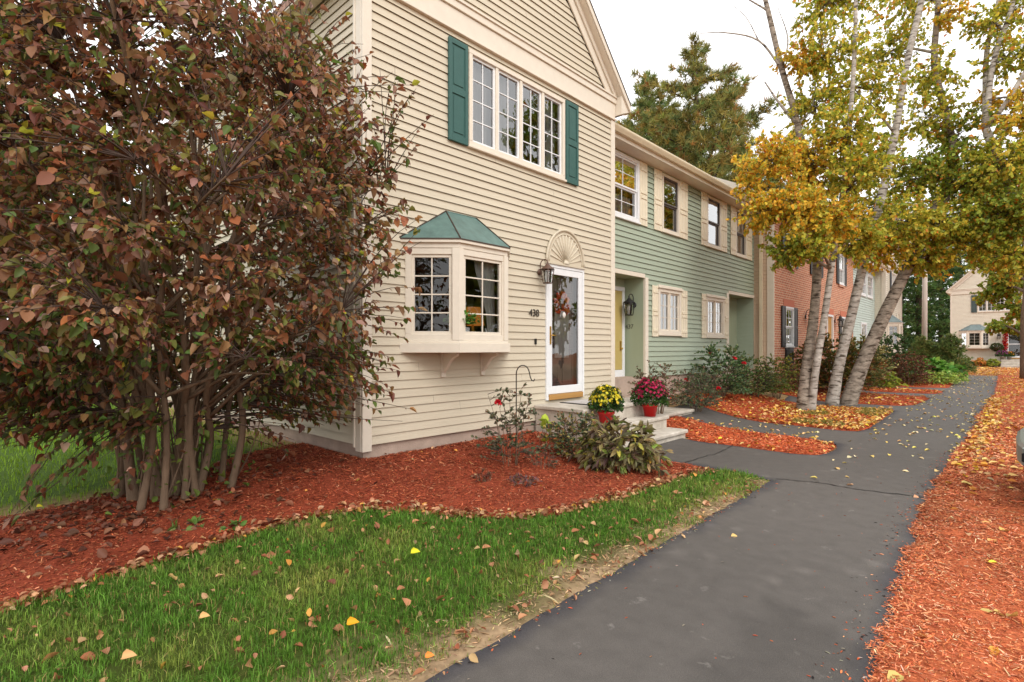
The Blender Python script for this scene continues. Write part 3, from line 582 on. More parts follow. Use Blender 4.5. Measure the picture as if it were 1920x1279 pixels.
# garland, hanging basket, mums at the far door
n = 520; s_ = RNG.uniform(0, 1, n); P = np.where((s_ < .42)[:, None], np.c_[np.full(n, 4.50), np.full(n, 52.93), .9 + s_ / .42 * 1.85], np.c_[4.50 + (s_ - .42) / .58 * 1.1, np.full(n, 52.93), np.full(n, 2.76)]) + RNG.normal(0, .06, (n, 3)); P[:, 1] = np.minimum(P[:, 1], 52.95)
t = thing('door_garland', 'bright red autumn garland draped round a white door at the end of the path', 'garland', (4.5, 52.9, 2.7))
V, F, C = leafgeo(P - [4.5, 52.9, 2.7], rdir(n), rdir(n) + [0, -1, 0], RNG.uniform(.1, .16, n), .36, pick(n, [(5, (176, 26, 30)), (1, (200, 110, 40))])); npmesh('leaves', V, F, C, REDL, t)
t = thing('hanging_basket', 'round green hanging basket of foliage left of the garlanded door', 'hanging basket', (4.05, 52.6, 1.45))
n = 420; D = rdir(n); V, F, C = leafgeo(D * [.3, .25, .24], D + rdir(n) * .6, D, RNG.uniform(.08, .13, n), .35, pick(n, [(3, (70, 86, 44)), (1, (110, 96, 60))])); npmesh('foliage', V, F, C, LEAF, t)
b = MB(); b.lathe([(0, -.22), (.16, -.2), (.24, 0), (.22, .02)], n=16); b.build('basket', BROWNMETAL, t); b = MB(); [b.tube([(.2 * math.cos(a), .2 * math.sin(a), .0), (0, 0, .7)], .006, 5) for a in (0, 2.1, 4.2)]; b.tube([(0, 0, .7), (0, .3, .75), (0, .37, .7)], .01, 5); b.build('hanger', IRON, t)
GREYPOT = mat('grey_pot', lin(150, 140, 130), .7)
mum('purple chrysanthemum on the stoop beside the garlanded far door', (4.36, 52.2, .56), [(1, (140, 20, 110)), (1, (170, 40, 140))], .3, .36, GREYPOT, 'potted flowers at the far door', 150, 1.2)
mum('orange chrysanthemum on the stoop beside the garlanded far door', (4.72, 52.5, .56), [(1, (230, 150, 30)), (1, (220, 120, 30))], .25, .32, GREYPOT, 'potted flowers at the far door', 130, 1.1)
# ------------------------------------------------------------------ ground
def smoothpts0(pts, n=8):
    out = []
    for a, b in zip(pts, pts[1:]): out += [a.lerp(b, k / n) + Vector((random.gauss(0, .012), random.gauss(0, .012), 0)) for k in range(n)]
    return out + [pts[-1]]
def inside(poly, x, y):
    p = np.asarray(poly); x = np.asarray(x); y = np.asarray(y); r = np.zeros(x.shape, bool); j = len(p) - 1
    for i in range(len(p)):
        xi, yi, xj, yj = p[i][0], p[i][1], p[j][0], p[j][1]
        if yi != yj: r ^= ((yi > y) != (yj > y)) & (x < (xj - xi) * (y - yi) / (yj - yi) + xi)
        j = i
    return r
def edged(poly, x, y):
    p = np.asarray(poly); q = np.roll(p, -1, 0); d = np.full(np.shape(x), 1e9)
    for a, b in zip(p, q):
        ab = b - a; t = np.clip(((x - a[0]) * ab[0] + (y - a[1]) * ab[1]) / max(ab @ ab, 1e-9), 0, 1)
        d = np.minimum(d, np.hypot(x - a[0] - t * ab[0], y - a[1] - t * ab[1]))
    return d
def densify(poly, step, jit=0.):
    out = []
    for a, b in zip(poly, poly[1:] + poly[:1]):
        n = max(1, int(math.dist(a, b) / step))
        for k in range(n):
            t = k / n; out.append((a[0] + (b[0] - a[0]) * t + (random.gauss(0, jit) if k else 0), a[1] + (b[1] - a[1]) * t + (random.gauss(0, jit) if k else 0)))
    return out
def randin(poly, n):
    p = np.asarray(poly); lo, hi = p.min(0), p.max(0); out = np.zeros((0, 2))
    while len(out) < n:
        q = RNG.uniform(lo, hi, (n * 2, 2)); out = np.r_[out, q[inside(poly, q[:, 0], q[:, 1])]]
    return out[:n]
def region(name, poly, step, zoff, m, colf, rough=0., edge=.08, jit=.012, mn=.15):
    """a ground sheet inside poly, following the terrain, tapering to it at the edge"""
    B = densify(poly, min(.12, step), jit); p = np.asarray(B); lo, hi = p.min(0), p.max(0)
    gx, gy = np.meshgrid(np.arange(lo[0], hi[0], step), np.arange(lo[1], hi[1], step)); gx = gx.ravel() + RNG.uniform(-.3, .3, gx.size) * step; gy = gy.ravel() + RNG.uniform(-.3, .3, gy.size) * step
    k = inside(B, gx, gy); gx, gy = gx[k], gy[k]; d = edged(B, gx, gy); k = d > step * .35; gx, gy, d = gx[k], gy[k], d[k]
    pts = [Vector(q) for q in B] + [Vector((a, b)) for a, b in zip(gx, gy)]
    vs, es, fs, *_ = delaunay_2d_cdt(pts, [], [list(range(len(B)))], 1, 1e-5)
    X = np.array([v.x for v in vs]); Y = np.array([v.y for v in vs]); d = edged(B, X, Y)
    Z = np.array([gz(a, b) for a, b in zip(X, Y)]) + zoff * (np.clip(d / edge, 0, 1) * (1 - mn) + mn) + RNG.normal(0, 1, len(X)) * rough * np.clip(d / edge, 0, 1)
    F = np.array([f for f in fs if len(f) == 3]); V = np.c_[X, Y, Z]
    nz = np.cross(V[F[:, 1]] - V[F[:, 0]], V[F[:, 2]] - V[F[:, 0]])[:, 2]; F[nz < 0] = F[nz < 0][:, ::-1]
    return V, F, colf(X, Y, d), B
def nz2(X, Y, s, seed=0):
    """cheap smooth value noise"""
    r = np.zeros(np.shape(X))
    for k, (a, b, c) in enumerate([(1., .3, .5), (-.4, 1.1, 2.1), (.8, -.9, 4.), (1.7, .6, 1.), (-.9, -1.6, 3.)]): r += np.sin((a * X + b * Y) * s + c + seed * 1.7) * (1 if k < 3 else .6)
    return r / 3
GROUNDM = attr_mat('soil', .95, 0, .15, .35, 14, .5)
xs = np.r_[np.linspace(-140, -12, 18), np.arange(-11, 9, .5), np.linspace(9.5, 140, 20)]; ys = np.r_[np.linspace(-60, -4, 8), np.arange(-3, 30, .5), np.linspace(31, 260, 34)]
gx, gy = np.meshgrid(xs, ys); V = np.c_[gx.ravel(), gy.ravel(), np.array([gz(a, b) for a, b in zip(gx.ravel(), gy.ravel())]) - .012]
nx = len(xs); F = np.array([(j * nx + i, j * nx + i + 1, (j + 1) * nx + i + 1, (j + 1) * nx + i) for j in range(len(ys) - 1) for i in range(nx - 1)])
C = np.tile(lin(156, 128, 92), (len(V), 1)); far = (V[:, 1] > 35)[:, None]; C = np.where(far, np.array(lin(150, 96, 58)), C); lf = ((V[:, 0] < -1) & (V[:, 1] < 3))[:, None]; C = np.where(lf, np.array(lin(70, 92, 34)), C)
tag(npmesh('ground', V, F, C, GROUNDM), kind='structure')
PATH = [(3.52, -2.5), (3.45, 1.4), (3.36, 5.99), (2.95, 6.1), (2.26, 6.13), (1.4, 6.05), (1.4, 7.74), (2.3, 7.74), (3.05, 7.70), (3.33, 7.80), (3.42, 8.1), (3.43, 8.45), (3.33, 8.9), (3.08, 9.1), (1.94, 9.24), (.6, 9.36), (.3, 9.38), (.1, 10.88), (.78, 10.69), (1.45, 10.57), (2.41, 10.52), (3.05, 10.42), (3.3, 10.5), (3.37, 10.9), (3.32, 12.9), (3.25, 14.5), (3.1, 14.68), (2.86, 14.62), (2.37, 14.43), (1.0, 14.3), (.8, 15.5), (2.12, 15.67), (2.68, 15.69), (3.2, 15.85), (3.42, 16.3), (3.48, 18.7), (3.3, 19.2), (2.6, 19.4), (.8, 19.6), (.8, 20.5), (2.62, 20.4), (3.4, 20.6), (3.5, 21.1), (3.5, 22.0), (3.3, 22.4), (2.4, 22.5), (.8, 22.5), (.8, 23.5), (2.6, 23.6), (3.4, 23.9), (3.5, 24.4), (3.3, 29.2), (3.33, 35.6), (4.51, 35.9), (4.6, 30), (4.72, 23.1), (4.7, 18), (4.62, 14.2), (4.74, 13.6), (4.69, 9.35), (4.66, 6.35), (4.76, 3.9), (4.83, 2.7), (4.98, -2.5)]
ASPH = attr_mat('sealed_asphalt', .62, 0, .35, .13, 9, .0)
t_ = ASPH.node_tree; p_ = t_.nodes['Principled BSDF']; tc_ = t_.nodes.new('ShaderNodeTexCoord'); n_ = t_.nodes.new('ShaderNodeTexNoise'); n_.inputs['Scale'].default_value = 240; n_.inputs['Detail'].default_value = 3
t_.links.new(tc_.outputs['Object'], n_.inputs['Vector']); b_ = t_.nodes.new('ShaderNodeBump'); b_.inputs['Strength'].default_value = .35; b_.inputs['Distance'].default_value = .004; t_.links.new(n_.outputs[0], b_.inputs['Height']); t_.links.new(b_.outputs[0], p_.inputs['Normal'])
sp_ = t_.nodes.new('ShaderNodeMapRange'); sp_.inputs[1].default_value = .3; sp_.inputs[2].default_value = .7; sp_.inputs[3].default_value = .72; sp_.inputs[4].default_value = 1.3; t_.links.new(n_.outputs[0], sp_.inputs[0]); sv_ = t_.nodes.new('ShaderNodeVectorMath'); sv_.operation = 'SCALE'; t_.links.new(p_.inputs['Base Color'].links[0].from_socket, sv_.inputs[0]); t_.links.new(sp_.outputs[0], sv_.inputs['Scale']); t_.links.new(sv_.outputs[0], p_.inputs['Base Color'])
tx_ = t_.nodes.new('ShaderNodeTexNoise'); tx_.inputs['Scale'].default_value = 5.5; tx_.inputs['Detail'].default_value = 9; tx_.inputs['Roughness'].default_value = .7; t_.links.new(tc_.outputs['Object'], tx_.inputs['Vector'])
cr_ = t_.nodes.new('ShaderNodeValToRGB'); cr_.color_ramp.elements[0].position = .62; cr_.color_ramp.elements[1].position = .76; cr_.color_ramp.elements[0].color = (0, 0, 0, 1); cr_.color_ramp.elements[1].color = (.7, .7, .7, 1); t_.links.new(tx_.outputs[0], cr_.inputs[0])
mx_ = t_.nodes.new('ShaderNodeMix'); mx_.data_type = 'RGBA'; t_.links.new(cr_.outputs[0], mx_.inputs[0]); t_.links.new(p_.inputs['Base Color'].links[0].from_socket, mx_.inputs[6]); mx_.inputs[7].default_value = (*lin(150, 144, 138), 1); t_.links.new(mx_.outputs[2], p_.inputs['Base Color'])
def pathcol(X, Y, d):
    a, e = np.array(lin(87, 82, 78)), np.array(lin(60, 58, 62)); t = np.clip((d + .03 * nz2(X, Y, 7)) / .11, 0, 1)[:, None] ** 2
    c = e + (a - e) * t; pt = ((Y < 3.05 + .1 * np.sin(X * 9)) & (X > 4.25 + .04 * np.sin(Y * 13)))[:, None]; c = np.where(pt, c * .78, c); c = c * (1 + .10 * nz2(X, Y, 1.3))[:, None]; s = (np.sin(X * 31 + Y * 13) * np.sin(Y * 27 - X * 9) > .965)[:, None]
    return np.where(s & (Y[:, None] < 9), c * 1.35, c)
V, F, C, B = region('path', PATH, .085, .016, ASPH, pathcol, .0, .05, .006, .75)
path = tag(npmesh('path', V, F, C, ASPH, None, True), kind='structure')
MULCHM = attr_mat('red_mulch', .9, 0, .15, .3, 45, .8)
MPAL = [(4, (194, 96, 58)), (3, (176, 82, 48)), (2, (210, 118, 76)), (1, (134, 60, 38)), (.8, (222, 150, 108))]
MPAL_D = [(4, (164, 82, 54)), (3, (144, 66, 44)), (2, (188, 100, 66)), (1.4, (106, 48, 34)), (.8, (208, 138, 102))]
def mulch(name, label_parts, poly, n, pal, step=.09, near=None, size=1., rough=.006, zones=None):
    base = np.array(lin(*pal[1][1])) * .9
    V, F, C, B = region(name, poly, step, .03, None, lambda X, Y, d: base * (1 + .12 * nz2(X, Y, 3))[:, None], rough, .1, .022)
    P = randin(B, n) if not zones else np.concatenate([randin(q, k) for q, k in zones])
    if zones: P = P[inside(B, P[:, 0], P[:, 1])]
    if near: w = near(P); P = P[RNG.uniform(0, 1, len(P)) < w]
    n = len(P); d = edged(B, P[:, 0], P[:, 1]); z = np.array([gz(a, b) for a, b in P]) + .03 * (np.clip(d / .1, 0, 1) * .85 + .15) + RNG.uniform(.0, .014, n)
    dist = np.hypot(P[:, 0] - CAM.x, P[:, 1] - CAM.y); g = np.clip(dist / 5, .8, 2.2) * size
    a = RNG.uniform(0, 6.28, n); T = np.c_[np.cos(a), np.sin(a), RNG.normal(0, .22, n)]; N = np.c_[RNG.normal(0, .35, (n, 2)), np.ones(n)]
    L = RNG.gamma(2.2, .011, n).clip(.008, .075) * g; w = RNG.uniform(.0016, .0042, n) * g
    T = norm(T); Bn = norm(np.cross(N, T)); P3 = np.c_[P, z]; h = T * L[:, None] / 2; s = Bn * w[:, None]
    VV = np.stack([P3 - h - s, P3 + h - s * .6, P3 + h * .9 + s, P3 - h * .9 + s * .8], 1).reshape(-1, 3)
    FF = np.arange(n * 4).reshape(-1, 4); CC = np.repeat(np.clip(pick(n, pal, .22) * (1 + .2 * nz2(P[:, 0], P[:, 1], 1.1, 2) + .14 * nz2(P[:, 0], P[:, 1], 4.7))[:, None], .005, .9), 4, 0)
    F4 = np.c_[F, F[:, 2]]  # triangles kept beside quads
    me = bpy.data.meshes.new(name); o = len(V); lens = np.r_[np.full(len(F), 3), np.full(n, 4)]
    loops = np.r_[F.ravel(), (FF + o).ravel()].astype(np.int32); me.vertices.add(o + n * 4); me.vertices.foreach_set('co', np.r_[V, VV].astype(np.float32).ravel())
    me.loops.add(len(loops)); me.loops.foreach_set('vertex_index', loops); me.polygons.add(len(lens)); me.polygons.foreach_set('loop_start', np.r_[0, np.cumsum(lens)[:-1]].astype(np.int32))
    at_ = me.color_attributes.new('col', 'FLOAT_COLOR', 'POINT'); CA = np.r_[C, CC]; at_.data.foreach_set('color', np.c_[CA, np.ones(len(CA))].astype(np.float32).ravel())
    me.update(); me.validate(); me.materials.append(MULCHM); return tag(link(bpy.data.objects.new(name, me)), *label_parts, kind='stuff')
BED1 = [(1.5, -2.5), (1.32, .18), (1.22, .6), (1.13, 1.27), (1.10, 1.91), (1.24, 2.39), (1.50, 2.7), (1.86, 2.93), (2.24, 3.18), (2.46, 3.6), (2.56, 4.47), (2.63, 5.72), (2.7, 6.1), (2.26, 6.115), (1.45, 6.03), (1.2, 5.96), (-.05, 5.96), (-.05, 3.2), (-1.5, 3.2), (-1.5, 2.7), (-1.3, 2.1), (-.98, 1.0), (-.88, .6), (-.85, .28), (-.7, -2.5)]
nearw = lambda P: np.clip(7. / np.hypot(P[:, 0] - CAM.x, P[:, 1] - CAM.y), .1, 1)
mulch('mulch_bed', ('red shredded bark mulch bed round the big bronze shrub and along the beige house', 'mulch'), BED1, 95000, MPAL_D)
ISL = [(1.58, 7.77), (2.3, 7.77), (3.05, 7.73), (3.31, 7.83), (3.39, 8.1), (3.40, 8.45), (3.31, 8.87), (3.07, 9.07), (1.94, 9.21), (.9, 9.31), (.4, 9.33), (.2, 8.25), (-.38, 8.2), (.1, 7.9), (1.0, 7.93), (1.56, 7.93)]
mulch('mulch_bed', ('small tongue of red mulch between the two nearest entry walks', 'mulch'), ISL, 13000, MPAL)
BED2 = [(-.5, 11.0), (.12, 10.92), (.78, 10.72), (1.45, 10.60), (2.41, 10.55), (3.05, 10.46), (3.26, 10.54), (3.33, 10.9), (3.28, 12.9), (3.21, 14.45), (3.08, 14.64), (2.86, 14.59), (2.37, 14.40), (1.0, 14.26), (.0, 14.3), (-.4, 16.38), (-.5, 16.4)]
mulch('mulch_bed', ('leaf-strewn red mulch bed under the birches before the green house', 'mulch'), BED2, 17000, MPAL)
BED3 = [(.1, 15.5), (.8, 15.54), (2.12, 15.70), (2.68, 15.72), (3.18, 15.88), (3.39, 16.3), (3.45, 18.7), (3.28, 19.16), (2.6, 19.37), (.8, 19.56), (.1, 19.6)]
mulch('mulch_bed', ('red mulch bed before the brick house beyond the birches', 'mulch'), BED3, 8000, MPAL, .15)
BED4 = [(.1, 20.5), (.8, 20.53), (2.62, 20.43), (3.38, 20.63), (3.47, 21.1), (3.47, 22.0), (3.28, 22.37), (2.4, 22.47), (.1, 22.47)]
mulch('mulch_bed', ('thin strip of red mulch between the two farther entry walks', 'mulch'), BED4, 4500, MPAL, .15)
BED5 = [(.1, 23.5), (2.6, 23.63), (3.37, 23.93), (3.46, 24.4), (3.27, 29.2), (3.3, 35.5), (.5, 36)]
mulch('mulch_bed', ('red mulch bed under the mixed shrubs at the far end of the row', 'mulch'), BED5, 7000, MPAL, .25)
BEDR = [(4.93, -2.5), (4.78, 2.7), (4.71, 3.9), (4.61, 6.35), (4.64, 9.35), (4.69, 13.6), (4.57, 14.2), (4.65, 18), (4.67, 23.1), (4.55, 30), (4.46, 36), (4.3, 50), (9.5, 50), (9.5, -2.5)]
mulch('mulch_bed', ('broad strip of orange-red bark mulch along the right side of the path', 'mulch'), BEDR, 130000, [(4, (202, 114, 74)), (3, (182, 96, 60)), (2, (220, 144, 102)), (1.4, (140, 68, 44)), (1.1, (234, 178, 138))], .11, zones=[([(4.55, 1.6), (5.6, 1.6), (6.2, 6), (4.55, 6)], 48000), ([(4.5, 6), (6.2, 6), (6.8, 14), (4.5, 14)], 46000), ([(4.4, 14), (6.8, 14), (8, 50), (4.3, 50)], 22000), ([(4.6, 2.6), (4.95, 2.6), (4.85, 10), (4.5, 10)], 9000)])
# lawns
LAWNF = [(1.5, -2.5), (1.34, .18), (1.24, .6), (1.15, 1.27), (1.12, 1.91), (1.26, 2.37), (1.52, 2.68), (1.88, 2.90), (2.27, 3.15), (2.49, 3.6), (2.59, 4.47), (2.66, 5.72), (2.74, 6.05), (2.95, 6.12), (3.38, 6.02), (3.50, 1.4), (3.57, -2.5)]
LAWNM = attr_mat('turf', .95, 0, .1, .35, 22, .5)
def lawncol(X, Y, d):
    e = np.clip((3.40 - X) / .34 + .45 * nz2(X, Y, 5) + .25 * nz2(X, Y, 13, 3), 0, 1)[:, None]
    return np.array(lin(150, 126, 98)) * (1 - e) + np.array(lin(64, 74, 30)) * e
V, F, C, B = region('lawn', LAWNF, .07, .012, LAWNM, lawncol, .004)
tag(npmesh('lawn', V, F, C, LAWNM), kind='structure')
def blades(P, z, h, wdt, C, lean=.5):
    n = len(P); a = RNG.uniform(0, 6.28, n); D = np.c_[np.cos(a), np.sin(a), np.zeros(n)]; a2 = a + RNG.normal(1.57, .5, n); S = np.c_[np.cos(a2), np.sin(a2), np.zeros(n)] * wdt[:, None] / 2
    P3 = np.c_[P, z]; l = np.abs(RNG.normal(0, lean, n))[:, None]; up = np.array([0, 0, 1.])
    M = P3 + (D * l * .35 + up) * h[:, None] * .55; Tp = P3 + (D * l * 1.1 + up * (1 - .3 * l)) * h[:, None]
    V = np.stack([P3 - S, P3 + S, M + S * .8, M - S * .8, Tp], 1).reshape(-1, 3); i = np.arange(n)[:, None] * 5
    F = np.concatenate([i + np.array([[0, 1, 2]]), i + np.array([[0, 2, 3]]), i + np.array([[3, 2, 4]])], 0); return V, F, np.repeat(C, 5, 0)
GRASSM = attr_mat('grass_blade', .55, .3, .25)
tuft = randin(LAWNF, 20000); P = np.repeat(tuft, 8, 0) + RNG.normal(0, .012, (160000, 2)); tc = np.repeat(RNG.normal(1, .3, (20000, 1)).clip(.4, 1.8), 8, 0); th = np.repeat(RNG.uniform(.6, 1.25, 20000), 8)
e = np.clip((3.40 - P[:, 0]) / .30 + .5 * nz2(P[:, 0], P[:, 1], 4) + .35 * nz2(P[:, 0], P[:, 1], 11, 2), .04, 1)
k = (RNG.uniform(0, 1, len(P)) < e * np.clip(4.2 / np.hypot(P[:, 0] - CAM.x, P[:, 1] - CAM.y), .5, 1)); P = P[k]; e = e[k]; tc = tc[k]; th = th[k]; n = len(P)
g_ = np.array(lin(94, 134, 46)); y_ = np.array(lin(168, 168, 84)); st = np.clip(.28 + .45 * nz2(P[:, 0], P[:, 1], 2.3, 5) + .45 * nz2(P[:, 0], P[:, 1], 6.5, 1) - .6 * (e - .6), 0, .85)[:, None] * RNG.uniform(.3, 1.2, (n, 1))
C = (g_ * (1 - st) + y_ * st) * (1 + RNG.normal(0, .18, (n, 1))) * tc; dry = RNG.uniform(0, 1, n) < .06; C[dry] = np.array(lin(186, 160, 104)); C = np.clip(C, .005, .9)
z = np.array([gz(a, b) for a, b in P]) + .008; h = RNG.gamma(6, .0064, n).clip(.016, .075) * (.45 + .6 * e) * th
V, F, C = blades(P, z, h, RNG.uniform(.003, .0056, n) * np.clip(np.hypot(P[:, 0] - CAM.x, P[:, 1] - CAM.y) / 4, .8, 1.8), C)
tag(npmesh('grass', V, F, C, GRASSM), 'green lawn grass strip between the mulch bed and the dark path', 'grass', kind='stuff')
LAWNB = [(-.9, -4), (-.88, .28), (-.92, .6), (-1.0, 1.0), (-1.34, 2.1), (-1.54, 2.7), (-1.54, 3.1), (-9.2, 3.1), (-9.2, 12), (-24, 12), (-24, -4)]
P = randin(LAWNB, 120000); dd = np.hypot(P[:, 0] - CAM.x, P[:, 1] - CAM.y); k = RNG.uniform(0, 1, len(P)) < np.clip(8 / dd, .1, 1); P = P[k]; dd = dd[k]; n = len(P)
C = np.clip((np.array(lin(128, 160, 44)) * (1 + .18 * nz2(P[:, 0], P[:, 1], 1.7)[:, None])) * (1 + RNG.normal(0, .2, (n, 1))), .01, .9)
V, F, C = blades(P, np.array([gz(a, b) for a, b in P]) - .01, RNG.uniform(.04, .09, n), .0045 * np.clip(dd / 5, 1, 3.5), C)
tag(npmesh('grass', V, F, C, GRASSM), 'bright green lawn behind the bronze shrub beside the house wall', 'grass', kind='stuff')
P = np.r_[randin([(2.2, 10.7), (3.25, 10.7), (3.2, 14.4), (2.4, 14.2), (1.9, 12.5)], 9000)]; k = nz2(P[:, 0], P[:, 1], 3.1, 2) > .05; P = P[k]; n = len(P)
V, F, C = blades(P, np.array([gz(a, b) for a, b in P]) + .02, RNG.uniform(.04, .09, n), np.full(n, .009), pick(n, [(2, (132, 128, 56)), (1, (96, 112, 44)), (1, (176, 156, 90))]))
tag(npmesh('grass', V, F, C, GRASSM), 'patchy yellowing grass at the tip of the bed under the birches', 'grass', kind='stuff')
# fallen leaves
DRYL = attr_mat('fallen_leaf', .6, .12, .3)
BROWNS = [(3, (176, 124, 88)), (3, (150, 96, 64)), (2, (200, 156, 116)), (1, (122, 76, 52)), (.6, (206, 150, 70))]
YELS = [(4, (224, 176, 96)), (3, (232, 196, 120)), (2, (214, 150, 64)), (2, (206, 164, 118)), (1, (230, 200, 60)), (1, (196, 110, 52))]
def litter(label, P, L, pal, zo=.02, tilt=.35, curl=(.2, 1.1), w=.36):
    n = len(P); z = np.array([gz(a, b) for a, b in P]) + zo + RNG.uniform(0, .012, n); a = RNG.uniform(0, 6.28, n)
    T = np.c_[np.cos(a), np.sin(a), RNG.normal(0, tilt, n)]; N = np.c_[RNG.normal(0, tilt, (n, 2)), np.ones(n)]
    V, F, C = leafgeo(np.c_[P, z], T, N, L, RNG.uniform(w * .75, w * 1.15, n), pick(n, pal), RNG.uniform(*curl, n), .3) if np.isscalar(curl) else leafgeo(np.c_[P, z], T, N, L, RNG.uniform(w * .75, w * 1.15, n), pick(n, pal), .6, .22)
    return tag(npmesh('fallen_leaves', V, F, C, DRYL), label, 'fallen leaves', kind='stuff')
EDGE = np.array([(1.38, -.5), (1.32, .18), (1.24, .6), (1.14, 1.27), (1.11, 1.91), (1.26, 2.39), (1.5, 2.7), (1.86, 2.93), (2.24, 3.18), (2.46, 3.6), (2.56, 4.47), (2.63, 5.72), (2.75, 6.0)])
def along(E, n, sig, wt=None):
    s = np.r_[0, np.cumsum(np.hypot(*np.diff(E, axis=0).T))]; u = RNG.uniform(0, s[-1], n) if wt is None else s[-1] * RNG.beta(*wt, n)
    return np.c_[np.interp(u, s, E[:, 0]), np.interp(u, s, E[:, 1])] + RNG.normal(0, sig, (n, 2))
litter('curled brown leaves gathered along the lawn edge of the mulch bed', along(EDGE, 900, .055), RNG.uniform(.03, .065, 900), BROWNS, .035, .5)
P = np.r_[randin(LAWNF, 760), along(np.array([(3.3, 5.8), (3.32, 3.5), (3.36, 1.5)]), 60, .06)]; litter('tan and brown leaves scattered over the front lawn', P, RNG.gamma(6, .0066, len(P)).clip(.016, .072), BROWNS, .030, .65)
P = np.c_[RNG.normal(-.3, .75, 800), RNG.normal(1.1, .65, 800)]; P = P[inside(BED1, P[:, 0], P[:, 1])]; litter('dark brown leaf litter under the bronze shrub', P, RNG.uniform(.04, .085, len(P)), [(3, (104, 66, 50)), (2, (130, 84, 62)), (1, (84, 50, 40)), (.5, (160, 112, 84))], .035, .6)
P = randin(BED1, 150); litter('scattered pale leaf bits on the mulch along the beige house', P, RNG.uniform(.02, .05, len(P)), BROWNS, .04)
P = np.r_[along(np.array([(4.72, 8), (4.74, 10), (4.76, 13.6), (4.68, 14.5), (4.76, 20)]), 900, .10) + [.09, 0], randin([(4.75, 7), (6.2, 7), (7, 34), (4.7, 34)], 1700), randin([(4.9, 2.5), (6, 2.5), (6, 9), (4.8, 9)], 90)]; P = P[P[:, 0] > 4.68]
litter('pale yellow leaves drifted on the mulch right of the path', P, RNG.uniform(.05, .095, len(P)), YELS, .04)
P = np.r_[randin([(2.3, 10.8), (3.3, 10.8), (3.2, 14.5), (1.5, 14.1), (1.2, 12)], 900), along(np.array([(.3, 10.95), (2.4, 10.58), (3.25, 10.55), (3.3, 12.9), (3.2, 14.5)]), 260, .05), randin(BED2, 650)]; P = P[inside(BED2, P[:, 0], P[:, 1])]
litter('thick yellow birch leaves lying on the bed under the birches', P, RNG.uniform(.05, .09, len(P)), YELS, .045)
P = np.r_[randin(ISL, 60), along(np.array([(1.0, 9.25), (3.0, 9.08), (3.38, 8.5)]), 60, .04), along(np.array([(1.6, 7.8), (3.1, 7.76), (3.38, 8.1)]), 14, .03)]; litter('yellow leaves along the rim of the small mulch tongue', P[inside(ISL, P[:, 0], P[:, 1])], .065, YELS, .045)
P = randin([(3.4, 9), (4.65, 9), (4.6, 35), (3.4, 35)], 380); P = np.r_[P, randin([(1., 9.5), (3.2, 9.3), (3.2, 10.4), (1, 10.6)], 34), along(np.array([(4.6, 8.5), (4.6, 13), (4.6, 20)]), 60, .06), randin([(3.5, 6.2), (4.6, 6.2), (4.6, 9), (3.5, 9)], 16)]; P = P[inside(PATH, P[:, 0], P[:, 1])]
litter('pale leaves dotted over the far stretch of the path', P, RNG.uniform(.045, .085, len(P)), [(4, (224, 202, 160)), (3, (226, 190, 120)), (1, (224, 170, 130)), (1, (236, 214, 110))], .02, .12)
P = np.r_[randin(BED3, 330), randin(BED4, 160), randin(BED5, 250), randin([(2, 36), (8, 36), (8, 50.8), (2, 50.8)], 2600)]; litter('orange-yellow leaves covering the beds and the ground at the end of the path', P, RNG.uniform(.07, .12, len(P)), YELS, .04)
for lab, x, y, L, c, zz in [('single lime-yellow leaf lying upright on the lawn near the mulch edge', 770, 1057, .075, (214, 206, 40), .07), ('single golden-orange leaf lying on the lawn left of the path edge', 650, 1197, .072, (226, 160, 30), .07), ('pale tan leaf on the lawn at the bottom of the photo', 228, 1259, .075, (214, 166, 112), .06), ('light tan curled leaf upright in the lawn, left of the golden leaf', 374, 1184, .06, (216, 170, 110), .07), ('pale yellow leaf lying alone on the near stretch of the path', 1371, 1010, .058, (226, 190, 120), .012), ('pinkish leaf lying on the path close to the right mulch edge', 1713, 936, .066, (226, 170, 130), .012), ('orange leaf at the sandy border where the lawn meets the path bottom', 797, 1253, .05, (232, 140, 60), .05), ('small yellow leaf lying on the mulch at the left edge of the photo', 68, 962, .06, (200, 190, 40), .05)]:
    s, c_ = math.sin(TH), math.cos(TH); r_ = at(x, y, 1.) - CAM; k = -(CAM.z - .0) / r_.z; q = CAM + r_ * k; q.z = gz(q.x, q.y)
    V, F, C = leafgeo([[0, 0, zz]], [[.7, .6, .35]], [[.3, -.5, .8]], L * .8, .38, [lin(*c)], .9, .35); o = npmesh('fallen_leaf', V, F, C, DRYL); o.location = q; tag(o, lab, 'leaf')

# bark chips and grit that strayed onto the path
P = np.r_[along(np.array([(4.74, 2.4), (4.66, 3.9), (4.58, 6.35), (4.6, 9.3)]), 420, .05) - [.03, 0], randin([(3.5, 1.5), (4.8, 1.5), (4.6, 9), (3.5, 9)], 130), along(np.array([(3.46, 1.4), (3.4, 5.9)]), 120, .03)]; P = P[inside(PATH, P[:, 0], P[:, 1])]; n = len(P)
a = RNG.uniform(0, 6.28, n); V, F, C = leafgeo(np.c_[P, np.full(n, .018)], np.c_[np.cos(a), np.sin(a), RNG.normal(0, .1, n)], np.c_[RNG.normal(0, .3, (n, 2)), np.ones(n)], RNG.uniform(.008, .03, n), .16, pick(n, MPAL + [(4, (150, 140, 128)), (3, (40, 36, 34))], .2))
tag(npmesh('bark_debris', V, F, C, MULCHM), 'stray bark chips and grit on the near path', 'debris', kind='stuff')

